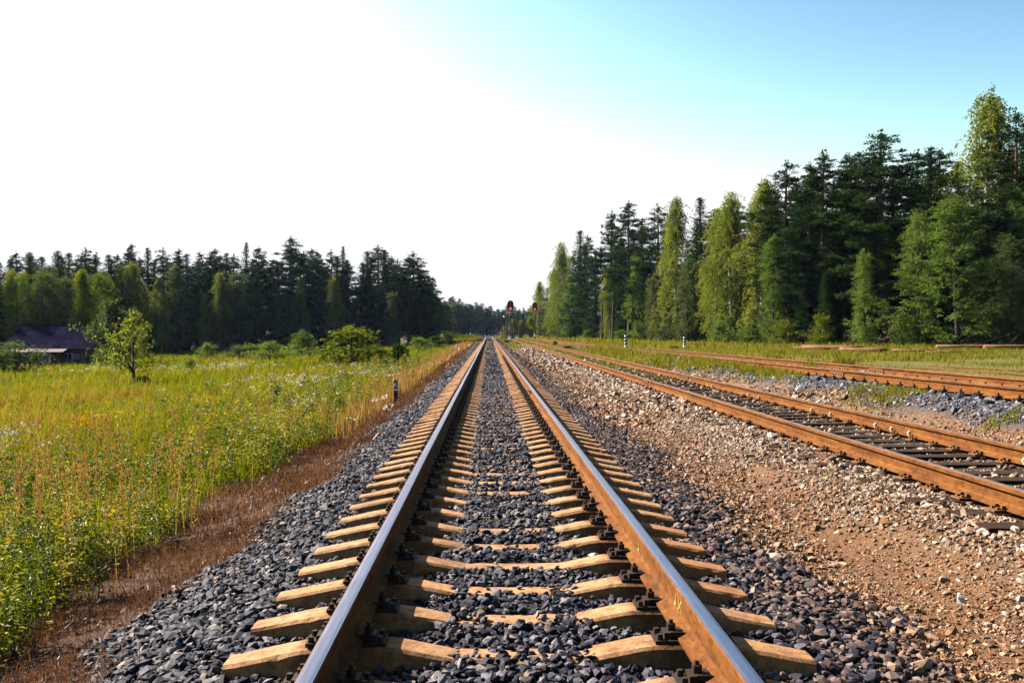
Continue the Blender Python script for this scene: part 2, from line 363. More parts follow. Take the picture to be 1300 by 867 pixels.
def merge(parts):
    Vs, Fs, Rs = [], [], []; b = 0
    for v, f, r in parts:
        Vs.append(v); Fs.append(f + b); Rs.append(r); b += len(v)
    return np.concatenate(Vs), np.concatenate(Fs), np.concatenate(Rs)
SP = .543                     # sleeper spacing
S0 = 1.02                     # first main sleeper
G = .7975
def scatter(x0, x1, y0, y1, dens, keep=None):
    n = int((x1 - x0) * (y1 - y0) * dens)
    X = RNG.uniform(x0, x1, n); Y = RNG.uniform(y0, y1, n)
    if keep is not None:
        k = keep(X, Y); X, Y = X[k], Y[k]
    return X, Y
def edge_noise(Y, s=0): return .16 * np.sin(Y * 1.7 + s) + .12 * np.sin(Y * .53 + 1.3 * s) + .08 * np.sin(Y * 4.1 + s)
def keep_main(X, Y):
    k = (np.abs(np.abs(X) - G) > .095)
    ph = np.abs((Y - S0 + SP / 2) % SP - SP / 2)
    hid = np.sin(np.floor((Y - S0 + SP / 2) / SP) * 12.9898) * 43758.5; hid = hid - np.floor(hid)
    kk = np.round((Y - S0) / SP)
    for q, hv in ((6, .1), (7, .9), (8, .9), (9, .97), (10, .7), (5, .1)): hid = np.where(kk == q, hv, hid)
    mid = (np.abs(X) < .37) & (RNG.uniform(size=len(X)) < np.where(hid < .42, 1.0, np.where(hid > .95, .02, np.where((X > -.27) & (X < .22), .06 + .5 * (np.sin(X * 19 + Y * 9) > .8), 1.0))))
    en = 1.28 + .09 * np.sin(kk * 2.7 + np.sign(X) * 1.3)
    on = (ph < .095) & (np.abs(X) < en) & ~mid & (RNG.uniform(size=len(X)) > .02)
    near_rail = (np.abs(np.abs(X) - G) < .2) & (RNG.uniform(size=len(X)) < .35)
    el = -2.2 + edge_noise(Y, 1); er = 2.12 + edge_noise(Y, 5)
    inside = (X > el + RNG.normal(0, .07, len(X))) & (X < er + RNG.normal(0, .07, len(X)))
    return k & ~on & ~near_rail & inside
parts = []
X, Y = scatter(-3.3, -2.0, 2, 20, 14); parts.append(rocks(np.stack([X, Y, gz(X, Y) + .008], 1), .022 * RNG.lognormal(0, .4, len(X)), True))
for (y0, y1, d, s, hi) in ((1.0, 7, 1000, .030, True), (7, 14, 760, .030, True), (14, 30, 430, .033, True), (30, 60, 180, .036, False), (60, 130, 50, .055, False), (130, 240, 14, .085, False)):
    X, Y = scatter(-2.7, 2.6, y0, y1, d, keep_main)
    sz = s * np.clip(RNG.lognormal(-.03, .38, len(X)), .3, 1.75) * np.where(np.abs(X) > 1.3, 1.12, .92)
    Z = gz(X, Y) + RNG.uniform(-.012, .022, len(X)) + np.where((np.abs(X) < .36), .006, 0)
    parts.append(rocks(np.stack([X, Y, Z], 1), sz, hi))
v, f, r = merge(parts)
tag(link('ballast_gravel', new_mesh('ballast_gravel', v, f, M['ballast'], rnd=r)), 'dark crushed stone ballast between and beside the main track sleepers', 'gravel', kind='stuff')

def pebble_field(name, zones, mat, label, tilt=.5):
    ps = []
    for (x0, x1, y0, y1, d, s, hi, keep) in zones:
        X, Y = scatter(x0, x1, y0, y1, d, keep)
        if not len(X): continue
        sz = s * RNG.lognormal(0, .42, len(X)); Z = gz(X, Y) + sz * RNG.uniform(-.1, .4, len(X))
        ps.append(rocks(np.stack([X, Y, Z], 1), sz, hi, tilt))
    v, f, r = merge(ps)
    tag(link(name, new_mesh(name, v, f, mat, rnd=r)), label, 'gravel', kind='stuff')
kd = lambda X, Y: (X > 2.0 + edge_noise(Y, 5) - .15 * RNG.random(len(X))) & (X < 3.75 + edge_noise(Y, 9)) & (RNG.random(len(X)) < np.clip(.62 + .5 * np.sin(X * 3.1 + Y * .8) * np.sin(Y * 1.1 - X), .3, 1) + .5 * (X < 2.5))
pebble_field('dirt_pebbles', [(1.7, 4, 2.5, 7, 4200, .0075, False, kd), (1.7, 4, 1.5, 7, 600, .0125, True, kd), (1.7, 4, 1.5, 7, 45, .024, True, kd), (1.7, 4, 7, 16, 1700, .011, False, kd), (1.7, 4, 7, 16, 90, .021, True, kd), (1.7, 4, 16, 40, 420, .024, False, kd), (1.7, 4, 40, 110, 50, .045, False, kd)],
             M['pebble'], 'brown pebbles strewn over the rusty dirt strip beside the main track')
T2 = 4.82
def k2(X, Y):
    el = 3.05 + edge_noise(Y, 3) * 1.2; er = 6.25 + edge_noise(Y, 8)
    ph = np.abs((Y - .7 + .275) % .55 - .275)
    inside = np.abs(X - T2) < 1.34
    ok = (np.abs(np.abs(X - T2) - G) > .1) & ~(inside & (ph < .13) & ((np.abs(X - T2) < .95) | (RNG.random(len(X)) < .45))) & ~(inside & (np.abs(X - T2) < .78) & (RNG.random(len(X)) < .78))
    return ok & (X > el + RNG.normal(0, .18, len(X))) & (X < er + RNG.normal(0, .1, len(X)))
pebble_field('pale_gravel', [(2.5, 6.5, 2.5, 9, 1500, .0185, True, k2), (2.5, 6.5, 9, 18, 1000, .0215, True, k2), (2.5, 6.5, 18, 40, 520, .025, False, k2), (2.5, 6.5, 40, 110, 150, .037, False, k2)],
             M['ballast_pale'], 'pale rounded gravel along the rusty second track')
kp = lambda X, Y: RNG.random(len(X)) < np.clip(.4 + .6 * np.sin(X * 4 + Y * .7), .15, 1)
pebble_field('path_pebbles', [(5.9, 6.9, 4, 16, 2200, .011, False, kp), (5.9, 6.9, 4, 14, 350, .02, True, kp), (5.9, 6.9, 16, 40, 600, .02, False, kp)], M['pebble'], 'small brown pebbles on the path between second and third track')
T3 = 8.35
k3 = lambda X, Y: (X > 6.72 + edge_noise(Y, 2) * .7) & (X < 9.9 + edge_noise(Y, 6)) & (np.abs(np.abs(X - T3) - G) > .09)
pebble_field('blue_ballast', [(6.3, 10.2, 7, 16, 560, .029, True, k3), (6.3, 10.2, 16, 32, 300, .034, True, k3), (6.3, 10.2, 32, 75, 90, .05, False, k3)],
             M['ballast_blue'], 'blue grey crushed stone bank under the third track')

# ------------------------------------------------------------------ tracks
PROF = [(.075, -.18), (.075, -.169), (.022, -.147), (.010, -.132), (.0095, -.058), (.033, -.044), (.0375, -.037), (.0375, -.010), (.031, -.003), (.016, 0)]
PROF = PROF + [(-x, z) for x, z in reversed(PROF)]
def rail_mesh(name, y0, y1, mats, zf=None, side=1):
    ys = [y0]; st = 1.5
    while ys[-1] < y1: ys.append(min(y1, ys[-1] + st)); st = min(st * 1.08, 12)
    n = len(PROF); V = []; Fq = []; mi = []
    for y in ys:
        dz = float(zf(y)) if zf else 0.0; dx = .0022 * math.sin(y * .9 + y0) 
        for x, z in PROF: V.append((x + dx, y, z + dz))
    for i in range(len(ys) - 1):
        for k in range(n):
            k2_ = (k + 1) % n
            Fq.append((i * n + k, i * n + k2_, (i + 1) * n + k2_, (i + 1) * n + k))
            zz = (PROF[k][1] + PROF[k2_][1]) / 2; mi.append(0 if zz > -.004 else 1)
    me = new_mesh(name, V, Fq, mats, mi); return me
def sleeper_concrete(seed=0):
    rs = np.random.default_rng(900 + seed); b = MB()
    key = np.array([(-1.35, -.278, .150), (-1.30, -.270, .162), (-.98, -.206, .172), (-.62, -.200, .172), (-.56, -.206, .168), (-.30, -.257, .160), (0, -.262, .160)])
    key = np.concatenate([key, key[-2::-1] * np.array([-1, 1, 1])])
    xs = np.linspace(-1.35, 1.35, 55); zt = np.interp(xs, key[:, 0], key[:, 1]); wt = np.interp(xs, key[:, 0], key[:, 2]); wb = wt + .095
    nz = lambda k: np.convolve(rs.normal(0, 1, len(xs) + 6), np.ones(4) / 2, 'same')[3:-3] * k
    V = []; Fq = []; ch = [np.where(rs.random(len(xs)) < .07, rs.uniform(.002, .008, len(xs)), 0) for _ in range(2)]
    jl, jr, ja, jb, jc, jd = nz(.0016), nz(.0016), nz(.001), nz(.001), nz(.0018), nz(.0018)
    for i, x in enumerate(xs):
        a, c, z = wt[i] / 2, wb[i] / 2, zt[i]
        V += [(x, -c, -.44), (x, -a - .009 + ch[0][i] * .4 + jl[i], z - .013 - ch[0][i]), (x, -a + .007 + ch[0][i] + jc[i], z + ja[i]), (x, 0, z + .0015 + (ja[i] + jb[i]) / 2), (x, a - .007 - ch[1][i] + jd[i], z + jb[i]), (x, a + .009 - ch[1][i] * .4 + jr[i], z - .013 - ch[1][i]), (x, c, -.44)]
    n = 7
    for i in range(len(xs) - 1):
        for k in range(n): Fq.append((i * n + k, (i + 1) * n + k, (i + 1) * n + (k + 1) % n, i * n + (k + 1) % n))
    Fq += [tuple(range(n - 1, -1, -1)), tuple((len(xs) - 1) * n + k for k in range(n))]
    b.add(V, Fq); return b
def fastening_mb(tall=True):
    b = MB()
    b.box((0, 0, -.192), (.36, .14, .018))
    for s in (-1, 1):
        b.box((s * .078, 0, -.163), (.055, .085, .022)); b.box((s * .118, 0, -.172), (.035, .085, .034))
        b.tube((s * .098, 0, -.17), (s * .098, 0, -.105), .010, n=6)
        b.tube((s * .098, 0, -.150), (s * .098, 0, -.122), .021, n=6)
        for q in (-1, 1): b.tube((s * .158, q * .045, -.185), (s * .158, q * .045, -.158), .017, .013, n=6)
    return b
def spike_mb():
    b = MB(); b.box((0, 0, -.190), (.34, .15, .014))
    for s in (-1, 1):
        for q in (-1, 1): b.box((s * .086, q * .05, -.167), (.034, .022, .032)); b.box((s * .125, q * .04, -.176), (.026, .026, .022))
    return b
def fishplate_mb(sgn, L=.8):
    b = MB()
    b.box((sgn * .022, 0, -.095), (.022, L, .082)); b.box((sgn * .034, 0, -.138), (.04, L, .014), rot=Matrix.Rotation(sgn * R(22), 3, 'Y'))
    for y in (-.3, -.16, .0, .16, .3): b.tube((sgn * .03, y * L / .8, -.095), (sgn * .062, y * L / .8, -.095), .019, n=6)
    return b

def make_track(name, label, cx, y0, y_rail, sp, nsl, y_sl, sl_mb, sl_mat, fast_mb, fast_mat, top_mat, zf=None, nfast=60, joints=(), jitter=.0, first=None, sl_name='sleeper'):
    root = empty(name, label, 'railway track', (cx, 0, 0))
    for s in (-1, 1):
        ro = link('rail', rail_mesh('rail', y0, y_rail, [top_mat, M['rust']], zf), root, (s * G, 0, 0))
        for (sj, yj) in joints:
            if sj == s:
                for q in (-1, 1): fishplate_mb(q).build('fishplate', M['rustbolt'], ro, (0, yj, float(zf(yj)) if zf else 0))
    mes = [q.mesh(sl_name, sl_mat) for q in (sl_mb if isinstance(sl_mb, list) else [sl_mb])]; me = mes[0]; fm = fast_mb.mesh('rail_fastening', fast_mat)
    y = first if first is not None else y0 + .3; i = 0; rest = []
    while y < y_sl:
        dz = float(zf(y)) if zf else 0.0
        jx, jr = (random.uniform(-1, 1) * jitter, random.uniform(-1, 1) * jitter)
        if i < nsl:
            o = link(sl_name, mes[(i * 7 + i // 3) % len(mes)], root, (jx, y + jr * .5, dz + random.uniform(-.5, .5) * jitter), jr * .5)
            if i < nfast:
                for s in (-1, 1): link('rail_fastening', fm, o, (s * G - jx, 0, 0))
        else: rest.append((jx, y, dz))
        y += sp; i += 1
    if rest:
        v0 = np.array([v.co[:] for v in me.vertices]); polys = [tuple(p.vertices) for p in me.polygons]
        b = MB()
        for q in rest: b.add(v0 + np.array(q), polys)
        o = b.build(sl_name, sl_mat, root); o['kind'] = 'stuff'; o['label'] = 'distant sleepers that merge together'
    return root
main = make_track('railway_track', 'main track with shiny rails on pale concrete sleepers running straight to the forest', 0, -4, 425, SP, 100, 250, [sleeper_concrete(i) for i in range(8)], M['concrete'], fastening_mb(), M['iron'], M['polish'],
                  nfast=100, joints=((1, 21.0), (-1, 21.0)), first=S0, jitter=.012)
rr = [o for o in main.children if o.name.startswith('rail') and not o.name.startswith('rail_f')]
right_rail = [o for o in rr if o.location.x > 0][0]
def stroke(b, pts, w=.006, x=-.0125):
    for (a, c) in zip(pts, pts[1:]):
        p, q = Vector((x, a[0], a[1])), Vector((x, c[0], c[1])); d = (q - p).normalized(); nrm = Vector((0, -d.z, d.y)) * w / 2
        V = [p + nrm, p - nrm, q - nrm, q + nrm]; V += [v + Vector((.003, 0, 0)) for v in V]
        b.add(V, [(0, 1, 2, 3), (4, 7, 6, 5), (0, 4, 5, 1), (1, 5, 6, 2), (2, 6, 7, 3), (3, 7, 4, 0)])
b = MB(); stroke(b, [(0, -.052), (.005, -.118), (.03, -.128), (.05, -.115)]); b.build('paint_mark', M['paint_mark'], right_rail, (0, 5.72, 0))
b = MB(); stroke(b, [(.17, -.05), (.165, -.118), (.19, -.130), (.21, -.118)]); b.build('paint_mark', M['paint_mark'], right_rail, (0, 4.42, 0))
b = MB(); stroke(b, [(.10, -.062), (.095, -.128), (.04, -.064), (.035, -.130)]); b.build('paint_mark', M['paint_mark'], right_rail, (0, 4.42, 0))

b = MB()
b.box((0, 0, -.292), (2.7, .22, .17))
second = make_track('railway_track', 'rusty second track on black wooden sleepers just right of the main track', T2, 1.0, 425, .55, 100, 200, b, M['wood_sleeper'], spike_mb(), M['rustbolt'], M['dull'],
                    nfast=60, joints=((-1, 24.5), (1, 27)), jitter=.03, first=.7 + .55)
far_rail = [o for o in second.children if o.location.x > 0 and o.name.startswith('rail')][0]
b = MB(); b.path([(-.09, -.03, -.165), (-.10, -.01, -.13), (-.075, .01, -.11), (-.05, .02, -.14)], [.014, .016, .016, .012], 6)
am = b.mesh('rail_anchor', M['anchor'])
for y in (9.7, 12.4, 12.95, 13.5, 15.3, 16.2, 19.4, 20.2, 23.5, 26): link('rail_anchor', am, far_rail, (0, y, 0))
b = MB(); b.box((0, 0, -.30), (2.7, .24, .17))
third = make_track('railway_track', 'third track with rusty rails on the raised blue grey ballast bank', T3, 4.0, 220, .55, 100, 150, sleeper_concrete(), M['wood_sleeper'], fastening_mb(), M['iron'], M['dull'],
                   zf=z3, nfast=80, joints=((-1, 20.3), (1, 22.0)), first=4.3, jitter=.01)
z4 = lambda y: float(gz(14.2, y)) + .045 + .015 * math.sin(y * .31)
fourth = make_track('railway_track', 'thin half buried track in the grass before the right wood', 14.2, 6.0, 150, .7, 60, 48, MB.__new__(MB) if False else (lambda q: (q.box((0, 0, -.27), (2.6, .22, .15)), q)[1])(MB()), M['wood_sleeper'], spike_mb(), M['rustbolt'], M['dull'],
                    zf=z4, nfast=0, joints=((-1, 23),), first=6.3, jitter=.03)

# ------------------------------------------------------------------ plants: generators
def unit(n):
    v = RNG.normal(size=(n, 3)); return v / np.linalg.norm(v, axis=1)[:, None]
def leaf_quads(c, size, dirs=None, aspect=.55, flat=0.0):
    """diamond leaves at c; size = length; dirs = long axis"""
    n = len(c); d = unit(n) if dirs is None else dirs
    q = unit(n)
    if flat: q = q * (1 - flat) + np.array([0, 0, 1.0]) * flat
    s = np.cross(d, q); s /= (np.linalg.norm(s, axis=1)[:, None] + 1e-9)
    L = (size / 2)[:, None]; W = L * aspect
    bend = np.cross(s, d) * L * .25
    v = np.stack([c - d * L, c + s * W + bend, c + d * L, c - s * W + bend], 1).reshape(-1, 3)
    f = np.arange(4 * n).reshape(n, 4)
    return v, f, np.repeat(RNG.random(n), 4)

def blades(X, Y, Z, h, w, lean=.35, lod=False, wind=0.0):
    n = len(X); a = RNG.uniform(0, 2 * PI, n); ln = np.abs(RNG.normal(0, lean, n)) * h; b = RNG.uniform(0, 2 * PI, n)
    dx, dy = np.cos(b) * ln + wind * h, np.sin(b) * ln; px, py = np.cos(a) * w / 2, np.sin(a) * w / 2
    P0 = np.stack([X, Y, Z], 1); S = np.stack([px, py, np.zeros(n)], 1)
    top = P0 + np.stack([dx, dy, h * np.sqrt(np.clip(1 - (ln / h) ** 2 * .5, .2, 1))], 1)
    r = RNG.random(n)
    if lod:
        v = np.stack([P0 - S, P0 + S, top], 1).reshape(-1, 3); f = np.arange(3 * n).reshape(n, 3); return v, f, np.repeat(r, 3)
    mid = P0 + np.stack([dx * .3, dy * .3, h * .55], 1)
    v = np.stack([P0 - S, P0 + S, mid + S * .8, mid - S * .8, top], 1).reshape(-1, 3)
    o = (np.arange(n) * 5)[:, None, None]
    f = (np.array([[0, 1, 2], [0, 2, 3], [3, 2, 4]])[None] + o).reshape(-1, 3)
    return v, f, np.repeat(r, 5)

# ---- trees (reference height 20)
H0 = 20.0
def conifer(seed, kind):
    global RNG
    keep = RNG; RNG = np.random.default_rng(seed); rs = RNG
    wood = MB(); bend = rs.normal(0, .25, 2)
    stem = lambda z: np.array([bend[0] * math.sin(z / H0 * 2.5), bend[1] * math.sin(z / H0 * 2), z])
    zs = np.linspace(-.4, H0 * .99, 12)
    wood.path([stem(z) for z in zs], [max(.02, .26 * (1 - z / H0) ** .8 + .012) for z in zs], 7)
    cs, ds, ss = [], [], []
    if kind == 'spruce':
        Rm = rs.uniform(2.2, 2.9); z = H0 * rs.uniform(.03, .08)
        while z < H0 * .985:
            t_ = z / H0; L0 = Rm * (1 - t_) ** .72 * min(1, .6 + t_ * 3) + .05
            for k in range(rs.integers(5, 8)):
                az = rs.uniform(0, 2 * PI); L = L0 * rs.uniform(.6, 1.15); droop = rs.uniform(.15, .45) * (1.1 - t_) - .15 * t_
                m = max(3, int(L / .26)); u = np.linspace(.12, 1, m)
                x = u * L; zz = z - droop * x + .12 * x * u
                P_ = np.stack([np.cos(az) * x, np.sin(az) * x, zz], 1) + stem(z) * np.array([1, 1, 0])
                rep = 5
                P2 = np.repeat(P_, rep, 0); wid = np.repeat(.10 + .30 * np.sin(u * PI * .8) * min(1, L), rep)
                P2 = P2 + np.stack([-np.sin(az) * rs.normal(0, 1, m * rep) * wid, np.cos(az) * rs.normal(0, 1, m * rep) * wid, -np.abs(rs.normal(0, .16, m * rep))], 1)
                cs.append(P2); d = np.array([math.cos(az), math.sin(az), -droop]); dd = d + rs.normal(0, .55, (m * rep, 3)); dd /= np.linalg.norm(dd, axis=1)[:, None]
                ds.append(dd); ss.append(rs.uniform(.30, .60, m * rep) * (1.0 - .62 * t_))
                if rs.random() < .25: wood.tube(tuple(stem(z)), tuple(P_[-2]), .035 * (1 - t_) + .012, .008, 4, caps=False)
            z += rs.uniform(.28, .50) * (1.05 - .5 * t_)
        asp = .34
    else:
        Rm = rs.uniform(2.5, 3.2); z = H0 * rs.uniform(.10, .30)
        while z < H0 * .985:
            t_ = z / H0; prof = (math.sin(min(1, (t_ + .12)) ** 1.5 * PI) ** .6 if t_ < .6 else 1.0) if t_ < .55 else max(0.0, 1 - ((t_ - .55) / .455)) ** .78
            L0 = Rm * max(.10, prof)
            for k in range(rs.integers(3, 6)):
                az = rs.uniform(0, 2 * PI); L = L0 * rs.uniform(.45, 1.2); up = rs.uniform(-.15, .25) + .45 * max(0, t_ - .6)
                end = stem(z) + np.array([math.cos(az) * L, math.sin(az) * L, up * L])
                if rs.random() < .7: wood.tube(tuple(stem(z)), tuple(end), .05 * (1 - t_) + .018, .01, 4, caps=False)
                for q in range(max(1, int(L / .30))):
                    u = rs.uniform(.45, 1.05); c = stem(z) + (end - stem(z)) * u + rs.normal(0, .22, 3) * np.array([1, 1, .5])
                    m = rs.integers(20, 32); o = unit(m) * (rs.random(m) ** .4)[:, None] * np.array([.50, .50, .30]) * rs.uniform(.6, 1.15) * (1.1 - .45 * t_)
                    cs.append(c + o); d = o / (np.linalg.norm(o, axis=1)[:, None] + 1e-6) + np.array([0, 0, .55]) + rs.normal(0, .3, (m, 3)); d /= np.linalg.norm(d, axis=1)[:, None]
                    ds.append(d); ss.append(rs.uniform(.20, .38, m) * (1.05 - .35 * t_))
            z += rs.uniform(.28, .66) * (1.1 - .6 * t_)
        m = 26; cs.append(stem(H0 * .985) + np.clip(rs.normal(0, 1, (m, 3)), -1.3, 1.3) * np.array([.10, .10, .40])); dd = np.array([0, 0, 1.]) + rs.normal(0, .4, (m, 3)); ds.append(dd / np.linalg.norm(dd, axis=1)[:, None]); ss.append(rs.uniform(.2, .36, m))
        asp = .38
    v, f, r = leaf_quads(np.concatenate(cs), np.concatenate(ss), np.concatenate(ds), asp)
    RNG = keep
    crown = new_mesh(kind + '_crown', v, f, M[kind], rnd=r)
    return crown, wood.mesh(kind + '_trunk', M['pine_bark' if kind == 'pine' else 'spruce_bark'], True)

def broadleaf(seed, kind, Rm=3.2, low=.08, weep=0.0, leaf=.34, mat=None, dens=1.0, bark='birch_bark', nlimb=26, H=H0, trunk_r=.2, forks=1, top_pow=.8):
    """crown of twig strands over an uneven envelope"""
    global RNG
    keep = RNG; RNG = np.random.default_rng(seed); rs = RNG
    wood = MB(); cs, ds, ss = [], [], []
    bend = rs.normal(0, .02 * H, 2)
    stem = lambda z: np.array([bend[0] * math.sin(z / H * 2.4), bend[1] * math.sin(z / H * 2.1), z])
    zs = np.linspace(-.02 * H, H * .96, 10)
    wood.path([stem(z) for z in zs], [max(.012 * H / 20, trunk_r * (1 - z / H) ** .9 + .012) for z in zs], 7)
    for i in range(forks - 1):
        a = rs.uniform(0, 2 * PI); z0 = H * rs.uniform(.08, .16)
        pts = [stem(z0) + np.array([math.cos(a), math.sin(a), 0]) * Rm * .55 * u ** .8 + np.array([0, 0, H * .55 * u]) for u in np.linspace(0, 1, 5)]
        wood.path(pts, [trunk_r * .7 * (1 - u * .8) for u in np.linspace(0, 1, 5)], 6)
    lobes = [(rs.uniform(0, 2 * PI), rs.uniform(.0, 1), rs.uniform(.25, .55)) for _ in range(9)]
    def env(t_, az):
        e = math.sin(min(1.0, max(0.0, (t_ - low) / (1 - low))) ** .62 * PI) ** top_pow if t_ > low else 0
        k = 1.0
        for a, h, s_ in lobes: k += .5 * math.exp(-((math.cos(az - a) - 1) ** 2) / .5 - ((t_ - h) / .11) ** 2) - .07
        return Rm * max(.08, e) * k
    for i in range(int(nlimb * 5)):
        t_ = low + (1 - low) * rs.beta(1.25, 1.15); az = rs.uniform(0, 2 * PI); L = env(t_, az) * rs.uniform(.42, 1.12)
        z0 = max(H * low * .8, t_ * H - L * rs.uniform(.3, .9)); a = stem(z0); e = np.array([math.cos(az) * L, math.sin(az) * L, 0]) + stem(t_ * H)
        if i % 3 == 0: wood.path([a, (a + e) / 2 + np.array([0, 0, L * .12]), e], [.05 * H / 20 * (1.1 - t_) + .008, .03 * H / 20 * (1.1 - t_) + .006, .005], 4)
        nst = rs.integers(3, 6)
        for q in range(nst):
            u = rs.uniform(.45, 1.0); p = a + (e - a) * u + rs.normal(0, .06 * Rm, 3)
            sl = H / 20 * (rs.uniform(.6, 2.4) if weep else rs.uniform(.5, 1.2)); m = max(4, int(sl / leaf * 3.4 * dens))
            w = np.linspace(0, 1, m)[:, None]
            d0 = np.array([math.cos(az), math.sin(az), rs.uniform(-.3, .8)]) * (1 - weep) + rs.normal(0, .35, 3) * (1 - .5 * weep) + np.array([0, 0, -1.2]) * weep
            d0 /= np.linalg.norm(d0)
            pts = p + d0 * w * sl + np.array([0, 0, -.25]) * w ** 2 * sl + rs.normal(0, leaf * .55, (m, 3))
            dd = d0 * .6 + rs.normal(0, .8, (m, 3)) + np.array([0, 0, -.5]); dd /= np.linalg.norm(dd, axis=1)[:, None]
            cs.append(pts); ds.append(dd); ss.append(rs.uniform(.65, 1.25, m) * leaf)
    v, f, r = leaf_quads(np.concatenate(cs), np.concatenate(ss), np.concatenate(ds), .62, .25)
    RNG = keep
    return new_mesh(kind + '_crown', v, f, M[mat or kind], rnd=r), wood.mesh(kind + '_trunk', M[bark], True)

SETS = {
    'pine': [conifer(100 + i, 'pine') for i in range(5)],
    'spruce': [conifer(200 + i, 'spruce') for i in range(4)],
    'birch': [broadleaf(300 + i, 'birch', 2.5 + .25 * i, .06, .75, .17, 'birch', 1.1, nlimb=42) for i in range(4)],
    'broad': [broadleaf(400 + i, 'broad', 3.6 + .4 * i, .02, .0, .215, 'broad', 1.25, nlimb=48, bark='twig', top_pow=.55) for i in range(3)],
    'willow': [broadleaf(500 + i, 'willow', 2.7, .02, .1, .21, 'greyleaf', 1.15, nlimb=36, bark='twig') for i in range(2)],
}
NAME = {'pine': 'pine_tree', 'spruce': 'spruce_tree', 'birch': 'birch_tree', 'broad': 'leafy_tree', 'willow': 'willow_tree'}
def plant(kind, X, Y, h, label, group=None, width=1.0, var=None, name=None, cat='tree', sets=None, href=H0, part='crown'):
    s = sets or SETS[kind]; crown, trunk = s[(var if var is not None else random.randrange(len(s))) % len(s)]
    o = empty(name or NAME[kind], label, cat, (X, Y, float(gz(X, Y))), random.uniform(0, 2 * PI), group)
    k = h / href; width *= WM.get(kind, 1.0); o.scale = (k * width, k * width, k)
    link(part, crown, o); link('trunk' if cat == 'tree' else 'stems', trunk, o)
    return o
WM = {'pine': 1.3, 'spruce': 1.4, 'birch': 1.3, 'broad': 1.2, 'willow': 1.25}
ORD = 'first second third fourth fifth sixth seventh eighth ninth tenth eleventh twelfth thirteenth fourteenth fifteenth sixteenth seventeenth eighteenth nineteenth twentieth'.split() + ['twenty-' + s for s in 'first second third fourth fifth sixth seventh eighth ninth'.split()]
def treeline(rows, Yof, words, where, start, key):
    cnt = {}
    for (px, top, kind, dY, wd) in sorted(rows, key=key):
        Y = Yof(px) + dY; X = world_x(px, Y); h = (422 - top) * Y / F + CZ - float(gz(X, Y))
        i = cnt.get(kind, 0); cnt[kind] = i + 1
        noun = NAME[kind].replace('_tree', '') if kind not in ('broad',) else 'leafy one'
        plant(kind, X, Y, h, f'{words[kind]} {where}, {ORD[i]} {noun} from {start}', None, wd)
RY = lambda px: float(np.interp(px, [640, 680, 700, 740, 800, 900, 1040, 1300, 1500], [400, 280, 215, 178, 150, 114, 90, 80, 74]))
right_rows = [
    (686, 357, 'birch', 0, 1.1), (697, 364, 'spruce', -6, 1.2), (704, 338, 'birch', 0, 1.15), (714, 306, 'birch', 2, 1.1), (726, 322, 'broad', -2, .9), (738, 290, 'spruce', 3, 1.1), (748, 300, 'pine', 4, 1.0),
    (757, 322, 'spruce', -2, 1.0), (777, 269, 'pine', 2, 1.0), (776, 336, 'birch', -5, .9), (800, 256, 'pine', 2, 1.05), (790, 300, 'spruce', 5, 1.0), (810, 322, 'broad', -5, .72), (829, 261, 'pine', 2, 1.15), (828, 352, 'willow', -8, .8),
    (847, 290, 'spruce', 3, 1.0), (862, 249, 'birch', 2, 1.1), (888, 247, 'spruce', 2, 1.05), (876, 330, 'willow', -5, .9), (908, 262, 'birch', 0, 1.05), (932, 240, 'birch', -1, 1.25), (965, 226, 'birch', 0, 1.25), (985, 300, 'broad', -6, .9),
    (1008, 206, 'pine', 2, 1.2), (1034, 207, 'pine', 0, 1.0), (1055, 192, 'pine', 1, 1.15), (1076, 196, 'pine', 2, 1.1), (1022, 330, 'spruce', -3, 1.2), (1050, 345, 'spruce', -4, 1.1), (1105, 318, 'broad', -9, .95), (1098, 225, 'birch', 7, 1.0), (1136, 165, 'pine', 0, 1.5),
    (1160, 285, 'spruce', 1, 1.25), (1172, 268, 'broad', -8, .95), (1192, 178, 'spruce', 3, 1.15), (1224, 250, 'broad', -9, 1.3), (1255, 106, 'birch', 3, 1.05), (1284, 140, 'pine', 1, 1.15), (1288, 300, 'willow', -6, 1.1), (1318, 130, 'birch', 4, 1.0), (1310, 240, 'broad', -1, .8),
    (1350, 170, 'pine', 2, 1.1), (1390, 180, 'spruce', 1, 1.1), (1425, 150, 'birch', 2, 1.2), (1470, 190, 'pine', 1, 1.2)]
treeline(right_rows, RY, {'pine': 'dark pine', 'spruce': 'dark pointed spruce', 'birch': 'light green birch', 'broad': 'bushy leafy tree', 'willow': 'small grey green willow'},
         'at the edge of the right wood', 'the signals', lambda r: r[0])
LY = lambda px: float(np.interp(px, [-300, 0, 120, 240, 420, 545, 600], [100, 108, 118, 148, 165, 180, 185]))
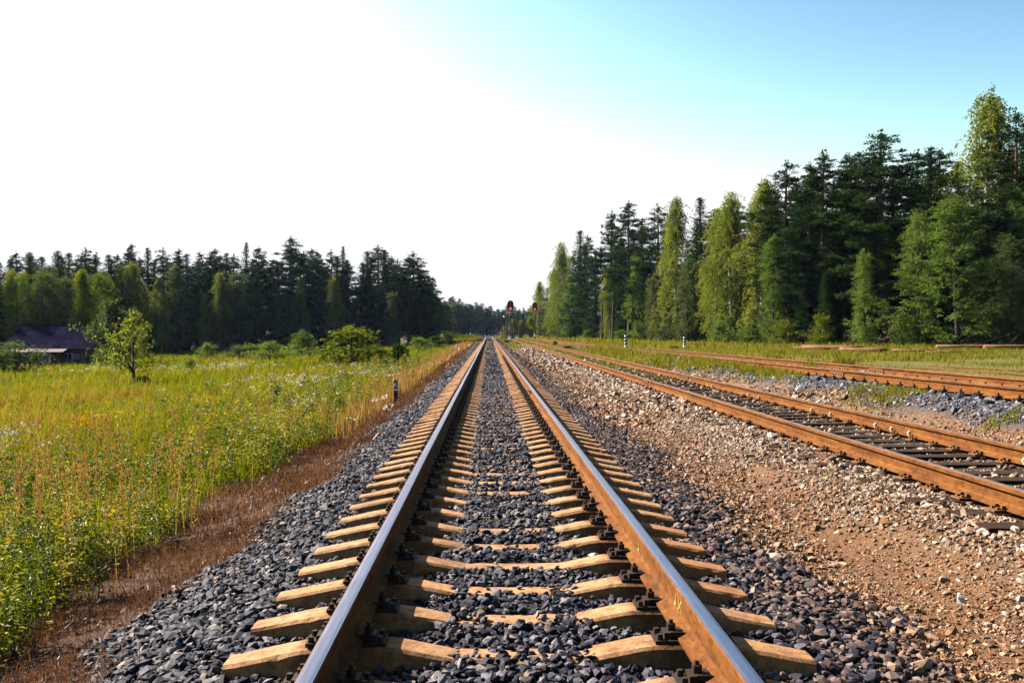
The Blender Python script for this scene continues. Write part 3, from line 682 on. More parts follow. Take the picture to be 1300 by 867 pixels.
left_rows = [(-60, 318, 'pine', 0, 1), (-20, 322, 'spruce', 2, 1.1), (4, 326, 'spruce', -6, 1.5), (30, 322, 'pine', 4, 1.0), (48, 325, 'pine', 3, 1.0), (42, 346, 'birch', -3, 1.2), (70, 340, 'willow', -1, 1.5), (83, 326, 'pine', 6, 1.1), (108, 327, 'pine', 5, 1.1), (110, 342, 'birch', -2, 1.3),
    (134, 341, 'birch', -1, 1.3), (140, 322, 'spruce', 6, 1.0), (155, 325, 'pine', 5, 1.0), (160, 340, 'broad', 0, .9), (176, 331, 'birch', -2, 1.2), (173, 311, 'pine', 6, .9), (193, 314, 'spruce', 3, 1.0), (206, 352, 'birch', -6, .9), (214, 317, 'pine', 3, 1.1), (229, 318, 'pine', 4, 1.0), (226, 340, 'willow', -3, 1.1),
    (241, 321, 'spruce', 2, 1.1), (258, 322, 'pine', 4, 1.0), (272, 325, 'pine', 4, 1.0), (262, 372, 'birch', -10, .8), (281, 345, 'birch', -2, 1.1), (293, 320, 'spruce', 3, 1.0), (300, 348, 'willow', -2, 1.2), (315, 307, 'spruce', 4, .8), (331, 315, 'pine', 3, 1.1), (326, 345, 'spruce', -4, 1.1), (350, 330, 'pine', 2, 1.1),
    (372, 303, 'pine', 1, 1.35), (356, 368, 'spruce', -8, 1.2), (388, 322, 'pine', 3, 1.1), (386, 350, 'broad', -6, .7), (402, 319, 'pine', 3, 1.0), (418, 319, 'pine', 3, 1.0), (437, 312, 'spruce', 0, .8), (426, 350, 'birch', -5, 1.0), (446, 334, 'pine', 2, 1.2), (460, 332, 'spruce', -1, 1.4), (475, 325, 'spruce', -2, 1.3), (490, 316, 'spruce', -3, 1.4),
    (506, 330, 'pine', -1, 1.4), (520, 327, 'pine', -3, 1.5), (500, 372, 'willow', -10, .9), (532, 342, 'pine', -2, 1.3), (543, 358, 'birch', 8, 1.1), (549, 352, 'pine', 14, 1.0)]
treeline(left_rows, LY, {'pine': 'dark pine', 'spruce': 'dark pointed spruce', 'birch': 'light green birch', 'broad': 'bushy leafy tree', 'willow': 'greyish willow'},
         'at the edge of the left wood', 'the tracks', lambda r: -r[0])
for j, (px, top, kind, Y) in enumerate(((-60, 326, 'spruce', 95), (-42, 322, 'spruce', 92.6), (-24, 326, 'pine', 95), (-12, 322, 'spruce', 92.4), (5, 326, 'spruce', 93), (22, 341, 'birch', 95), (32, 352, 'broad', 92.6), (47, 336, 'spruce', 95), (62, 347, 'willow', 92.8), (80, 338, 'spruce', 94.5), (92, 354, 'willow', 93), (106, 342, 'birch', 95), (126, 350, 'broad', 96))):
    X = world_x(px, Y); plant(kind, X, Y, (422 - top) * Y / F + CZ - float(gz(X, Y)), f'shady {"leafy tree" if kind == "broad" else NAME[kind].replace("_", " ")} close behind the wooden house, {ORD[j]} from the left edge', None, 1.15)
# rows behind, darkness inside the woods
for i in range(30):
    px = 690 + i * 27 + random.uniform(-8, 8); Y = RY(px) + random.uniform(8, 16); X = world_x(px, Y)
    top = float(np.interp(px, [690, 740, 800, 900, 1040, 1130, 1260, 1500], [352, 300, 270, 258, 212, 196, 176, 178])) + random.uniform(0, 18)
    plant(random.choice(('pine', 'spruce', 'spruce')), X, Y, (422 - top) * Y / F + CZ, 'dark conifer standing deeper inside the right wood', 'conifers deeper in the right wood', 1.35)
for i in range(36):
    px = -80 + i * 17.5 + random.uniform(-5, 5); Y = LY(px) + random.uniform(9, 16); X = world_x(px, Y)
    plant(random.choice(('pine', 'spruce', 'spruce')), X, Y, (422 - random.uniform(316, 334) - (25 if px > 525 else 0)) * Y / F + CZ + 2, 'dark conifer standing deeper inside the left wood', 'conifers deeper in the left wood', 1.4)
for i in range(58):                       # far forest that closes the view
    row = i % 2
    px = 540 + i * 2.75 + random.uniform(-2, 2); Y = float(np.interp(px, [540, 575, 600, 700], [235, 330, 430, 440])) + row * 12 + random.uniform(-4, 4); X = world_x(px, Y)
    top = float(np.interp(px, [540, 560, 580, 600, 640, 700], [362, 376, 379, 385, 389, 388])) + random.uniform(-3, 6) + (0 if row else 4)
    kd_ = random.choice(('pine', 'spruce', 'birch', 'pine') if row == 0 else ('pine', 'spruce'))
    plant(kd_, X, Y, (422 - top) * Y / F + CZ + .4, f'far hazy {"birch" if kd_ == "birch" else "conifer"} in the forest closing off the tracks', f'far {"birches" if kd_ == "birch" else "conifers"} across the end of the tracks', 1.5)
for i in range(40):                       # undergrowth trees: low conifer skirts that close the wood edges
    right = i < 20
    px = (700 + i * 32 if right else 10 + (i - 20) * 27) + random.uniform(-8, 8); Yf = RY if right else LY; Y = Yf(px) + random.uniform(2, 7); X = world_x(px, Y)
    plant('spruce', X, Y, random.uniform(5, 9), f'low dark young spruce in the shade of the {"right" if right else "left"} wood', f'young spruces under the {"right" if right else "left"} wood', 1.9)

# ---- bushes and single small trees
def bushset(seed, kind, mat, leaf, Rm=1.3, H=2.0, weep=.0, dens=1.3, nlimb=22): return [broadleaf(seed + i, kind, Rm, .02, weep, leaf, mat, dens, 'twig', nlimb, H, .03, 4, .42) for i in range(2)]
B = {'yel': bushset(600, 'bush', 'bush', .115), 'green': bushset(620, 'bush', 'broad', .125), 'dark': bushset(640, 'bush', 'darkbush', .17, 1.15, 2.0, 0, 1.1, 18), 'grey': bushset(660, 'bush', 'greyleaf', .125)}
def bush(px, base, top, wpx, kind, label, group=None):
    X, Y = ground_hit(px, base); h = (base - top) * Y / F; w = wpx * Y / F
    plant(None, X, Y, h, label, group, 1.45 * (w / 2 / 1.3) / (h / 2.0), None, 'bush', 'bush', B[kind], 2.0, 'foliage')
bush(507, 472, 437, 42, 'dark', 'dark glossy leafed bush beside the track embankment')
bush(448, 467, 416, 100, 'yel', 'big rounded yellow green bush in front of the left wood')
bush(478, 466, 438, 55, 'yel', 'low yellow green bush beside the big rounded one')
bush(385, 455, 421, 42, 'green', 'green bush with thin top before the left wood')
bush(416, 464, 436, 20, 'dark', 'small dark bush left of the big yellow green bush')
bush(345, 458, 434, 60, 'green', 'wide green shrub at the foot of the left wood')
bush(305, 457, 439, 50, 'grey', 'grey green shrub at the foot of the left wood')
bush(265, 456, 436, 26, 'green', 'pointed small shrub nearest the forked field tree')
bush(246, 475, 455, 26, 'green', 'tuft-like green shrub out in the open meadow')
bush(30, 474, 434, 66, 'grey', 'grey green bush hiding the left end of the house')
bush(2, 476, 449, 34, 'dark', 'dark low bush at the left edge before the house')
bush(186, 491, 477, 30, 'dark', 'low dark bush at the foot of the forked field tree')
bush(552, 443, 427, 34, 'dark', 'dark shrub on the embankment near the far forest')
bush(569, 440, 424, 22, 'dark', 'small spiky dark shrub close to the far track')
bush(352, 513, 489, 26, 'green', 'leafy green weed clump right of the broken fence')
bush(396, 548, 512, 30, 'grey', 'grey green weed clump in the meadow left of the short black post')
bush(432, 530, 504, 24, 'green', 'small green weed clump between the fence and the black post')
bush(372, 560, 532, 22, 'yel', 'yellowing weed clump nearest the brown embankment strip')
bush(530, 446, 428, 36, 'green', 'green shrub at the right corner of the left wood')
for (px, bs, tp, w) in ((650, 431, 407, 16), (661, 431, 409, 18), (672, 431, 404, 20), (641, 430, 414, 14)):
    X = world_x(px, 215 if px < 665 else 230); Y = 215.0
    plant('birch', X, Y, (bs - tp) * Y / F * 1.05, 'young light green birch behind the two red signals', 'young birches behind the signals', 2.2)
for i, (px, w) in enumerate(((715, 40), (745, 34), (790, 40), (845, 46), (870, 50), (915, 50), (955, 60), (1000, 60), (1045, 50), (1095, 55), (1150, 60), (1210, 60), (1265, 50), (1300, 50))):
    Y = RY(px) - 7; X = world_x(px, Y); h = random.uniform(1.6, 3.0)
    plant(None, X, Y, h, f'low mixed shrub along the foot of the right wood, {ORD[i]} shrub from the signals', None, w * Y / F / 2.6 / (h / 2), None, 'shrub', 'shrub', B[random.choice(('yel', 'green', 'green', 'grey'))], 2.0, 'foliage')

appl = [broadleaf(701, 'field_tree', 2.1, .26, 0, .17, 'birch', 1.0, 'twig', 20, 4.2, .09, 3, .5), broadleaf(702, 'field_tree', 2.0, .05, 0, .28, 'greyleaf', 1.5, 'twig', 30, 4.2, .09, 2, .5)]
X, Y = ground_hit(174, 489)
plant(None, X, Y, (489 - 396) * Y / F, 'small forked round tree standing alone in the meadow', None, .98, 0, 'field_tree', 'tree', appl, 4.2)
Y2 = 78.0; X2 = world_x(148, Y2)
plant(None, X2, Y2, (466 - 384) * Y2 / F, 'grey green tree at the corner of the house', None, .85, 1, 'garden_tree', 'tree', appl, 4.2)

# ------------------------------------------------------------------ meadow and weeds (uncountable)
def visible(X, Y, m=1.12): return (X - CX > -.553 * m * Y - 1.0) & (X - CX < .577 * m * Y + 1.0)
def patch_noise(X, Y, s): return np.sin(X * s + 1.7 * np.sin(Y * s * .7)) * .5 + np.sin(Y * s * 1.3 + 2.1 * np.sin(X * s * .6 + 1)) * .5
ps = []
for (y0, y1, d, h, w, lod) in ((2, 10, 520, .32, .010, False), (10, 22, 320, .30, .012, False), (22, 45, 150, .27, .020, False), (45, 80, 60, .30, .04, True), (80, 190, 15, .26, .08, True)):
    xm = -.62 * y1 - 2
    X, Y = scatter(xm, -3.0, y0, y1, d, lambda X, Y: visible(X, Y) & (X < -3.35 - .35 * RNG.random(len(X)) + edge_noise(Y, 4)))
    hh = h * RNG.lognormal(0, .38, len(X)) * (1 + .45 * patch_noise(X, Y, .35) + .25 * patch_noise(X, Y, 1.3)); ps.append(blades(X, Y, gz(X, Y) - .02, hh, w * RNG.uniform(.7, 1.3, len(X)), .6, False, .08))
X, Y = scatter(-14, -3, 180, 420, 5, lambda X, Y: X < -3.4); ps.append(blades(X, Y, gz(X, Y) - .02, RNG.uniform(.4, .9, len(X)), np.full(len(X), .2), .3))
v, f, r = merge(ps)
tag(link('meadow_grass', new_mesh('meadow_grass', v, f, M['grass'], rnd=r)), 'tall yellow green meadow grass left of the embankment', 'grass', kind='stuff')
ps = []
for (y0, y1, d, h, w) in ((6, 14, 0, .1, .01), (14, 35, 60, .10, .018), (35, 70, 60, .16, .035), (70, 115, 14, .28, .09), (115, 330, 4, .4, .18)):
    if d:
        X, Y = scatter(9.6, .62 * y1 + 3, y0, y1, d, lambda X, Y: visible(X, Y) & (RNG.random(len(X)) < np.clip(.55 + .6 * patch_noise(X, Y, .8), .1, 1)) & (np.abs(np.abs(X - 14.2) - .8) > .12))
        ps.append(blades(X, Y, gz(X, Y) - .01, h * RNG.lognormal(0, .35, len(X)), w * RNG.uniform(.7, 1.3, len(X)), .4))
# tufts between the tracks
def tuft(cx, cy, rx, ry, n, h, w):
    a = RNG.normal(0, .5, (n, 2)); X = cx + a[:, 0] * rx; Y = cy + a[:, 1] * ry
    k = (np.abs(np.abs(X - T2) - G) > .1) & (np.abs(np.abs(X - T3) - G) > .1); X, Y = X[k], Y[k]
    ps.append(blades(X, Y, gz(X, Y) - .01, h * RNG.lognormal(0, .3, len(X)), w * RNG.uniform(.7, 1.3, len(X)), .5))
for (px, py, rx, ry, n, h) in ((1135, 503, .45, 1.0, 500, .06), (1100, 497, .3, .7, 220, .06), (1290, 534, .3, .3, 90, .06), (985, 476, .35, 2, 420, .10), (960, 472, .35, 2, 420, .10), (930, 466, .5, 3, 600, .12), (900, 463, .5, 3, 700, .12), (870, 460, .6, 4, 800, .14), (840, 456, .8, 5, 900, .16),
                               (800, 450, .9, 8, 900, .18), (770, 446, 1.0, 10, 900, .2), (1075, 466, .25, .5, 160, .24), (1035, 470, .2, .6, 60, .2), (985, 458, .3, 1, 100, .2)):
    X, Y = ground_hit(px, py); tuft(X, Y, rx, ry, int(n * 2.6), h * 1.35, .009 + Y * .0005)
for (y0, y1, n, h) in ((27, 48, 1100, .16), (48, 90, 900, .2), (90, 200, 500, .25)):
    X = T2 + RNG.normal(0, .45, n); Y = RNG.uniform(y0, y1, n); k = (np.abs(np.abs(X - T2) - G) > .12) & (RNG.random(n) < .35 + .5 * (np.sin(Y * .35) > -.2)); X, Y = X[k], Y[k]
    ps.append(blades(X, Y, gz(X, Y) - .01, h * RNG.lognormal(0, .3, len(X)), np.full(len(X), .01) + Y * .0004, .45))
X, Y = scatter(5.9, 7.0, 42, 200, 26); ps.append(blades(X, Y, gz(X, Y) - .01, .2 * RNG.lognormal(0, .3, len(X)), .02 + Y * .0004, .45))
X, Y = scatter(2.0, 3.3, 90, 330, 8); ps.append(blades(X, Y, gz(X, Y) - .01, .3 * RNG.lognormal(0, .3, len(X)), .02 + Y * .0004, .45))
v, f, r = merge(ps)
tag(link('short_grass', new_mesh('short_grass', v, f, M['shortgrass'], rnd=r)), 'short yellow green grass between the right tracks and the wood', 'grass', kind='stuff')
# dry brown mat along the ballast edge
ps = []
for (y0, y1, d, h, w) in ((2, 9, 1900, .075, .006), (9, 20, 800, .10, .009), (20, 45, 260, .13, .016), (45, 120, 60, .2, .04), (120, 330, 10, .3, .1)):
    X, Y = scatter(-4.0, -1.9, y0, y1, d, lambda X, Y: (X < -2.15 + edge_noise(Y, 1) + .1 * RNG.normal(size=len(X))) & (X > -3.6 + edge_noise(Y, 4) - .3 * RNG.random(len(X))) & (RNG.random(len(X)) < np.clip(.8 + .6 * patch_noise(X, Y, 2.4), .3, 1)))
    ps.append(blades(X, Y, gz(X, Y) - .01, h * RNG.lognormal(0, .4, len(X)), w * RNG.uniform(.6, 1.4, len(X)), .9))
v, f, r = merge(ps)
tag(link('dry_grass', new_mesh('dry_grass', v, f, M['drygrass'], rnd=r)), 'dead brown grass mat along the ballast shoulder', 'grass', kind='stuff')
# tan tall grass by the kilometre post and plumes in the foreground
ps = []
for (y0, y1, d, h, w) in ((17, 28, 60, .5, .012), (28, 60, 50, .55, .02), (60, 150, 10, .6, .05)):
    X, Y = scatter(-4.4, -2.75, y0, y1, d); ps.append(blades(X, Y, gz(X, Y) - .01, h * RNG.lognormal(0, .25, len(X)), w * RNG.uniform(.7, 1.3, len(X)), .3))
X, Y = scatter(-8.5, -3.0, 4, 17, 15, lambda X, Y: visible(X, Y) & (RNG.random(len(X)) < np.clip(.35 + .9 * patch_noise(X, Y, .8), .03, 1))); n = len(X); hh = RNG.uniform(.5, 1.0, n); ps.append(blades(X, Y, gz(X, Y), hh, np.full(n, .007), .16))
m = 44; ctr = ps[-1][0].reshape(-1, 5, 3); tip = ctr[:, 4]; md = ctr[:, 2]
ax = tip - md; ax /= np.linalg.norm(ax, axis=1)[:, None]
u = RNG.uniform(-.5, .5, (n, m)); cpt = tip[:, None] + ax[:, None] * (u * .30)[..., None] + RNG.normal(0, .011, (n, m, 3))
dd = np.repeat(ax, m, 0) + RNG.normal(0, .3, (n * m, 3)); dd /= np.linalg.norm(dd, axis=1)[:, None]
lv, lf, lr = leaf_quads(cpt.reshape(-1, 3), RNG.uniform(.02, .045, n * m), dd, .3)
lt = np.concatenate([lf[:, [0, 1, 2]], lf[:, [0, 2, 3]]]); ps.append((lv, lt, lr))
v, f, r = merge(ps)
tag(link('tan_grass', new_mesh('tan_grass', v, f, M['tan'], rnd=r)), 'tall tan grass stalks and plumes above the trackside weeds', 'grass', kind='stuff')
# leafy weeds
def weeds(zones):
    Ls = []; St = []
    for (x0, x1, y0, y1, d, hm, nl, ls, keep) in zones:
        X, Y = scatter(x0, x1, y0, y1, d, keep); n = len(X)
        h = hm * np.clip(RNG.lognormal(0, .42, n) * (1 + .4 * patch_noise(X, Y, 1.1)), .3, 1.75); lean = RNG.normal(0, .16, (n, 2)); Z = gz(X, Y)
        u = RNG.beta(2.2, 1.3, (n, nl)); a = RNG.uniform(0, 2 * PI, (n, nl)); rad = (.03 + .11 * (1 - u * .6)) * RNG.uniform(.3, 1.2, (n, nl)) * (hm / .6)
        px = X[:, None] + lean[:, :1] * h[:, None] * u + np.cos(a) * rad; py = Y[:, None] + lean[:, 1:] * h[:, None] * u + np.sin(a) * rad; pz = Z[:, None] + h[:, None] * u
        d_ = np.stack([np.cos(a), np.sin(a), RNG.uniform(-.5, .5, (n, nl))], 2).reshape(-1, 3); d_ += RNG.normal(0, .3, d_.shape); d_ /= np.linalg.norm(d_, axis=1)[:, None]
        hue = np.repeat(RNG.random(n), nl)
        lv, lf, lr = leaf_quads(np.stack([px, py, pz], 2).reshape(-1, 3), RNG.uniform(.6, 1.3, n * nl) * ls, d_, .5, .55)
        lr = np.repeat(np.clip(hue * .6 + RNG.random(n * nl) * .4, 0, 1), 4); Ls.append((lv, lf, lr))
        sv = blades(X, Y, Z, h, np.full(n, .008), .12); St.append((sv[0], sv[1], sv[2] * .5))
    return Ls, St
kw = lambda X, Y: visible(X, Y) & (X < -3.15 + edge_noise(Y, 4) * 1.3 - .25 * RNG.random(len(X))) & (RNG.random(len(X)) < np.clip(1.05 + (X + 3.0) * .2 + 1.0 * patch_noise(X, Y, .9), .05, 1))
kf = lambda X, Y: visible(X, Y) & (RNG.random(len(X)) < np.clip(.5 + .9 * patch_noise(X, Y, .22), .05, 1))
Ls, St = weeds([(-7.5, -2.9, 2.5, 9, 38, .46, 84, .042, kw), (-8, -2.9, 9, 18, 23, .50, 66, .050, kw), (-9, -2.9, 18, 30, 10, .52, 50, .062, kw), (-12, -3.1, 30, 60, 3.2, .6, 50, .09, kw), (-16, -6.5, 10, 26, 5, .42, 50, .045, kf), (-38, -5, 26, 60, 1.0, .42, 54, .065, kf), (-60, -5, 60, 110, .3, .45, 54, .11, kf)])
v, f, r = merge(Ls)
tag(link('leafy_weeds', new_mesh('leafy_weeds', v, f, M['weed'], rnd=r)), 'thick leafy weeds with yellowing leaves along the embankment foot', 'weeds', kind='stuff')
v, f, r = merge(St)
tag(link('weed_stems', new_mesh('weed_stems', v, f, M['weed'], rnd=r)), 'thin stems of the trackside weeds', 'weeds', kind='stuff')
# flowers
def flowers(name, spots, mat, label, size):
    cs = []; sz = []
    for (px, py, rx, ry, n, h) in spots:
        X0, Y0 = ground_hit(px, py); a = RNG.normal(0, 1, (n, 2)); X = X0 + a[:, 0] * rx; Y = Y0 + a[:, 1] * ry
        c0 = np.stack([X, Y, gz(X, Y) + h * RNG.uniform(.7, 1.15, n)], 1); m = 9
        cs.append((c0[:, None] + RNG.normal(0, 1, (n, m, 3)) * np.array([.035, .035, .012]) * (1 + Y0 * .03)).reshape(-1, 3)); sz.append(np.full(n * m, size * (1 + Y0 * .03)))
    cs = np.concatenate(cs); lv, lf, lr = leaf_quads(cs, np.concatenate(sz) * RNG.uniform(.6, 1.3, len(cs)), None, .8, .6)
    tag(link(name, new_mesh(name, lv, lf, mat, rnd=lr)), label, 'flowers', kind='stuff')
flowers('white_wildflowers', [(390, 508, 1.6, 1.2, 26, .7), (418, 500, 1.0, .8, 26, .7), (330, 500, .7, .7, 10, .7), (20, 610, .22, .35, 22, .75), (275, 475, 2.0, 1.5, 46, .5), (290, 470, 1.5, 1.0, 30, .5), (468, 486, .8, 1.2, 22, .6), (440, 478, 1.0, 1.0, 16, .6), (150, 475, 3.0, 1.0, 34, .5), (480, 560, .2, .6, 6, .6), (400, 540, .3, .9, 10, .7)],
        M['whiteflower'], 'white umbel flowers scattered through the meadow', .03)
flowers('orange_wildflowers', [(110, 575, .18, .35, 14, .7), (125, 585, .15, .3, 8, .7), (240, 560, .3, .5, 4, .6)], M['orangeflower'], 'few orange flowers in the near meadow', .03)
flowers('yellow_wildflowers', [(245, 600, .3, .5, 8, .65), (300, 565, .3, .5, 8, .65), (120, 565, .3, .6, 14, .65), (350, 575, .3, .5, 6, .65)], M['yellowflower'], 'small yellow flowers above the trackside weeds', .03)

# ------------------------------------------------------------------ signals
def signal(px, base_py, top_py, Y, zg, label, thick):
    X = world_x(px, Y); z0 = float(gz(X, Y)) if zg is None else zg; topz = CZ + (422 - top_py) * Y / F; H = topz - z0; hh = 1.56
    root = empty('railway_signal', label, 'signal', (X, Y, z0))
    b = MB(); b.tube((0, 0, -.3), (0, 0, H - hh), thick, thick * .85, 12); m = b.build('mast', M['tar'], root, smooth=False)
    b = MB(); b.tube((0, 0, .55), (0, 0, 1.05), thick * 1.04, thick * 1.03, 12, caps=True); b.build('white_band', M['white'], root)
    b = MB(); b.tube((0, 0, H - hh - .55), (0, 0, H - hh - .05), thick * 1.04, thick * 1.03, 12); b.box((0, -.16, H - hh - .32), (.34, .03, .2)); b.build('number_plate', M['greypaint'], root)
    b = MB(); b.box((0, 0, -.05), (.7, .7, .3), taper=.8); b.build('base', M['greypaint'], root)
    # oval back plate
    b = MB(); n = 32; w = .45; V = []
    for yy in (-.03, .03):
        for i in range(n):
            a = 2 * PI * i / n; V.append((math.cos(a) * w, yy, H - hh / 2 + math.sin(a) * w + (hh / 2 - w) * (1 if math.sin(a) >= 0 else -1)))
    b.add(V, [tuple(range(n)), tuple(range(2 * n - 1, n - 1, -1))] + [(i, n + i, n + (i + 1) % n, (i + 1) % n) for i in range(n)])
    b.box((0, .17, H - hh / 2), (.42, .28, 1.15)); hd = b.build('signal_head', M['black'], root)
    for k in range(3):
        zc = H - hh / 2 + (1 - k) * .42
        L = MB(); L.tube((0, -.035, zc), (0, -.055, zc), .165 if (k == 2 and thick < .1) else (.15 if k == 2 else .12), n=20); L.build('red_lamp' if k == 2 else 'lens', M['red'] if k == 2 else M['lens_off'], hd)
        hb = MB(); V = []; m_ = 14
        for (yy, rr) in ((-.03, .185), (-.30, .19)):
            for i in range(m_ + 1):
                a = R(10) + (PI - R(20)) * i / m_; V.append((math.cos(a) * rr, yy, zc + math.sin(a) * rr))
        for (yy, rr) in ((-.03, .175), (-.30, .18)):
            for i in range(m_ + 1):
                a = R(10) + (PI - R(20)) * i / m_; V.append((math.cos(a) * rr, yy, zc + math.sin(a) * rr))
        q = m_ + 1; fs = []
        for i in range(m_): fs += [(i, i + 1, q + i + 1, q + i), (2 * q + i, 3 * q + i, 3 * q + i + 1, 2 * q + i + 1), (q + i, q + i + 1, 3 * q + i + 1, 3 * q + i)]
        hb.add(V, fs); hb.build('hood', M['black'], hd)
    b = MB()
    for s in (-1, 1): b.tube((s * .17, .32, .1), (s * .17, .28, H - .6), .016, n=5)
    for k in range(int((H - .8) / .32)): b.tube((-.17, .31, .35 + k * .32), (.17, .31, .35 + k * .32), .011, n=5)
    b.build('ladder', M['tar'], root)
signal(648, 437, 381.5, 135, None, 'taller looking red railway signal on a thin mast right beside the main track', .085)
signal(679, 433, 384, 165, None, 'red railway signal on a thick mast at the edge of the right wood', .13)

# ------------------------------------------------------------------ small trackside things
def post_at(px, base_py, Y=None):
    if Y is None: X, Y = ground_hit(px, base_py)
    else: X = world_x(px, Y)
    return X, Y, float(gz(X, Y))
X, Y, Z = post_at(503, 512); k = Y / F
pk = empty('picket_post', 'short black post with white top bearing the number 2', 'distance marker', (X, Y, Z), R(4))
w = 5.2 * k
b = MB(); b.box((0, 0, 8 * k - .1), (w, w, 17 * k + .2)); b.build('post', M['black'], pk)
b = MB(); b.box((0, 0, 16.5 * k + 5.8 * k), (w * 1.08, w * 1.08, 11.6 * k)); b.build('white_head', M['white'], pk)
b = MB(); b.box((0, 0, 28.1 * k + .8 * k), (w * 1.1, w * 1.1, 1.7 * k), taper=.8); b.build('cap', M['black'], pk)
fc = bpy.data.curves.new('number', 'FONT'); fc.body = '2'; fc.size = 12.5 * k; fc.extrude = .003; fc.align_x = 'CENTER'; fc.offset = .006; fc.materials.append(M['black'])
fo = bpy.data.objects.new('number_source', fc); C.objects.link(fo); bpy.context.view_layer.update()
nm = bpy.data.meshes.new_from_object(fo.evaluated_get(bpy.context.evaluated_depsgraph_get())); bpy.data.objects.remove(fo)
fo = link('number', nm, pk, (0, -w * .54 - .0035, 19.0 * k)); fo.rotation_euler = (R(90), 0, 0)
X, Y, Z = post_at(576, 452); k = Y / F
pk = empty('marker_post', 'small plain whitish post on the embankment shoulder', 'distance marker', (X, Y, Z))
b = MB(); b.box((0, 0, 3.5 * k), (2.8 * k, 2.8 * k, 8 * k)); b.build('post', M['greypaint'], pk)
b = MB(); b.box((0, 0, 9.0 * k), (3.0 * k, 3.0 * k, 2.9 * k), taper=.8); b.build('head', M['white'], pk)
def stone(px, py, size, label, zoff=0.0):
    X, Y, Z = post_at(px, py); v, f, r = rocks(np.array([[0, 0, 0.]]), np.array([size]), True, .6)
    tag(link('white_stone', new_mesh('white_stone', v, f, M['white_stone'], rnd=r), None, (X, Y, Z + size * .3 + zoff)), label, 'stone')
stone(569, 467, .16, 'white stone at the outer edge of the ballast left of the track')
stone(753, 716, .055, 'white stone between the rails beside the right rail', .03)
stone(1228, 770, .055, 'white stone on the brown dirt between the first two tracks')
def fouling(px, Y, h, label):
    X, _, Z = post_at(px, 0, Y); r = .09
    o = empty('striped_post', label, 'marker post', (X, Y, Z)); n = 6
    b = MB(); b.tube((0, 0, -.1), (0, 0, h * .34), r * 1.15, r * 1.1, 12); b.build('base', M['white'], o)
    b = MB(); seg = (h * .66) / 6; zq = h * .34
    for i in range(6):
        dz_ = seg * (1.35 if i % 2 == 0 else .65); zq += dz_
        b.tube((0, 0, zq - dz_), (0, 0, zq), r, r, 12, 0 if i % 2 == 0 else 1, caps=(i == 5))
    # slanted stripes
    for j, vv in enumerate(b.v): b.v[j] = (vv[0], vv[1], vv[2] + (vv[0] * .55 if h * .34 + .01 < vv[2] < h - .01 else 0))
    b.build('shaft', [M['black'], M['white']], o)
fouling(795, 62, 1.0, 'black and white striped post nearest the two signals')
fouling(870, 70, .9, 'black and white striped post farther from the signals, before willow shrubs')
def box_thing(name, px, Y, w, h, label):
    X, _, Z = post_at(px, 0, Y); o = empty(name, label, 'trackside box', (X, Y, Z))
    b = MB(); b.box((0, 0, h * .4), (w, w * .6, h * .8)); b.build('body', M['black'], o)
    b = MB(); b.box((0, 0, h * .86), (w * 1.08, w * .68, h * .12), taper=.85); b.build('lid', M['tar'], o)
    b = MB()
    for s in (-1, 1): b.tube((s * w * .35, 0, -.1), (s * w * .35, 0, .05), .04, n=6)
    b.build('feet', M['tar'], o)
box_thing('relay_box', 643, 133, .75, .6, 'black relay box at the foot of the signal beside main track')
box_thing('relay_box', 705, 95, .35, .5, 'small black box in the grass right of the second signal')
box_thing('point_machine', 721, 75, .6, .35, 'low black point machine beside the second track')
box_thing('point_machine', 781, 64, .75, .22, 'low black point machine beside the first striped post')
box_thing('point_machine', 857, 71, .75, .2, 'low black point machine beside the farther striped post')
def pole(px, top, Y, r, label, lamp=False, group=None):
    X, _, Z = post_at(px, 0, Y); h = (422 - top) * Y / F + CZ - Z
    o = empty('utility_pole', label, 'pole', (X, Y, Z), 0, group)
    b = MB(); b.path([(0, 0, -.3), (.02, 0, h * .5), (.06, 0, h)], [r, r * .9, r * .7], 8); b.build('shaft', M['oldwood'], o)
    b = MB(); b.box((.05, 0, h - .35), (.9 if lamp else .7, .08, .09)); b.build('crossarm', M['oldwood'], o)
    if lamp:
        b = MB(); b.tube((-.55, 0, h - .45), (-.55, 0, h - .15), .22, .1, 10); b.build('lamp_shade', M['white'], o)
pole(764, 379, 140, .14, 'dark wooden pole at the right wood edge, the one nearer the signals')
pole(778, 377, 136, .14, 'dark wooden pole at the right wood edge, the one farther from the signals')
pole(643, 400, 210, .17, 'dark pole with a white lamp just left of the first signal', True)
pole(659, 410, 200, .12, 'thin dark pole standing between the two red signals')
pole(637, 418, 190, .14, 'short dark pole standing close beside the far main track')
# fence remnant
X, Y, Z = post_at(265, 499); k = Y / F
o = empty('broken_fence', 'single post with two sagging rails left of a broken meadow fence', 'fence', (X, Y, Z))
b = MB(); b.box((0, 0, 6.5 * k), (1.5 * k, 1.5 * k, 14 * k)); b.build('post', M['oldwood'], o)
for (z, L, dz) in ((6.5, 40, .8), (2.3, 24, -.4)):
    b = MB(); b.path([(0, -.05, z * k), (L * .5 * k, -.05, (z + dz * .4) * k), (L * k, -.05, (z + dz) * k)], [.028, .026, .022], 6); b.build('fence_rail', M['oldwood'], o)
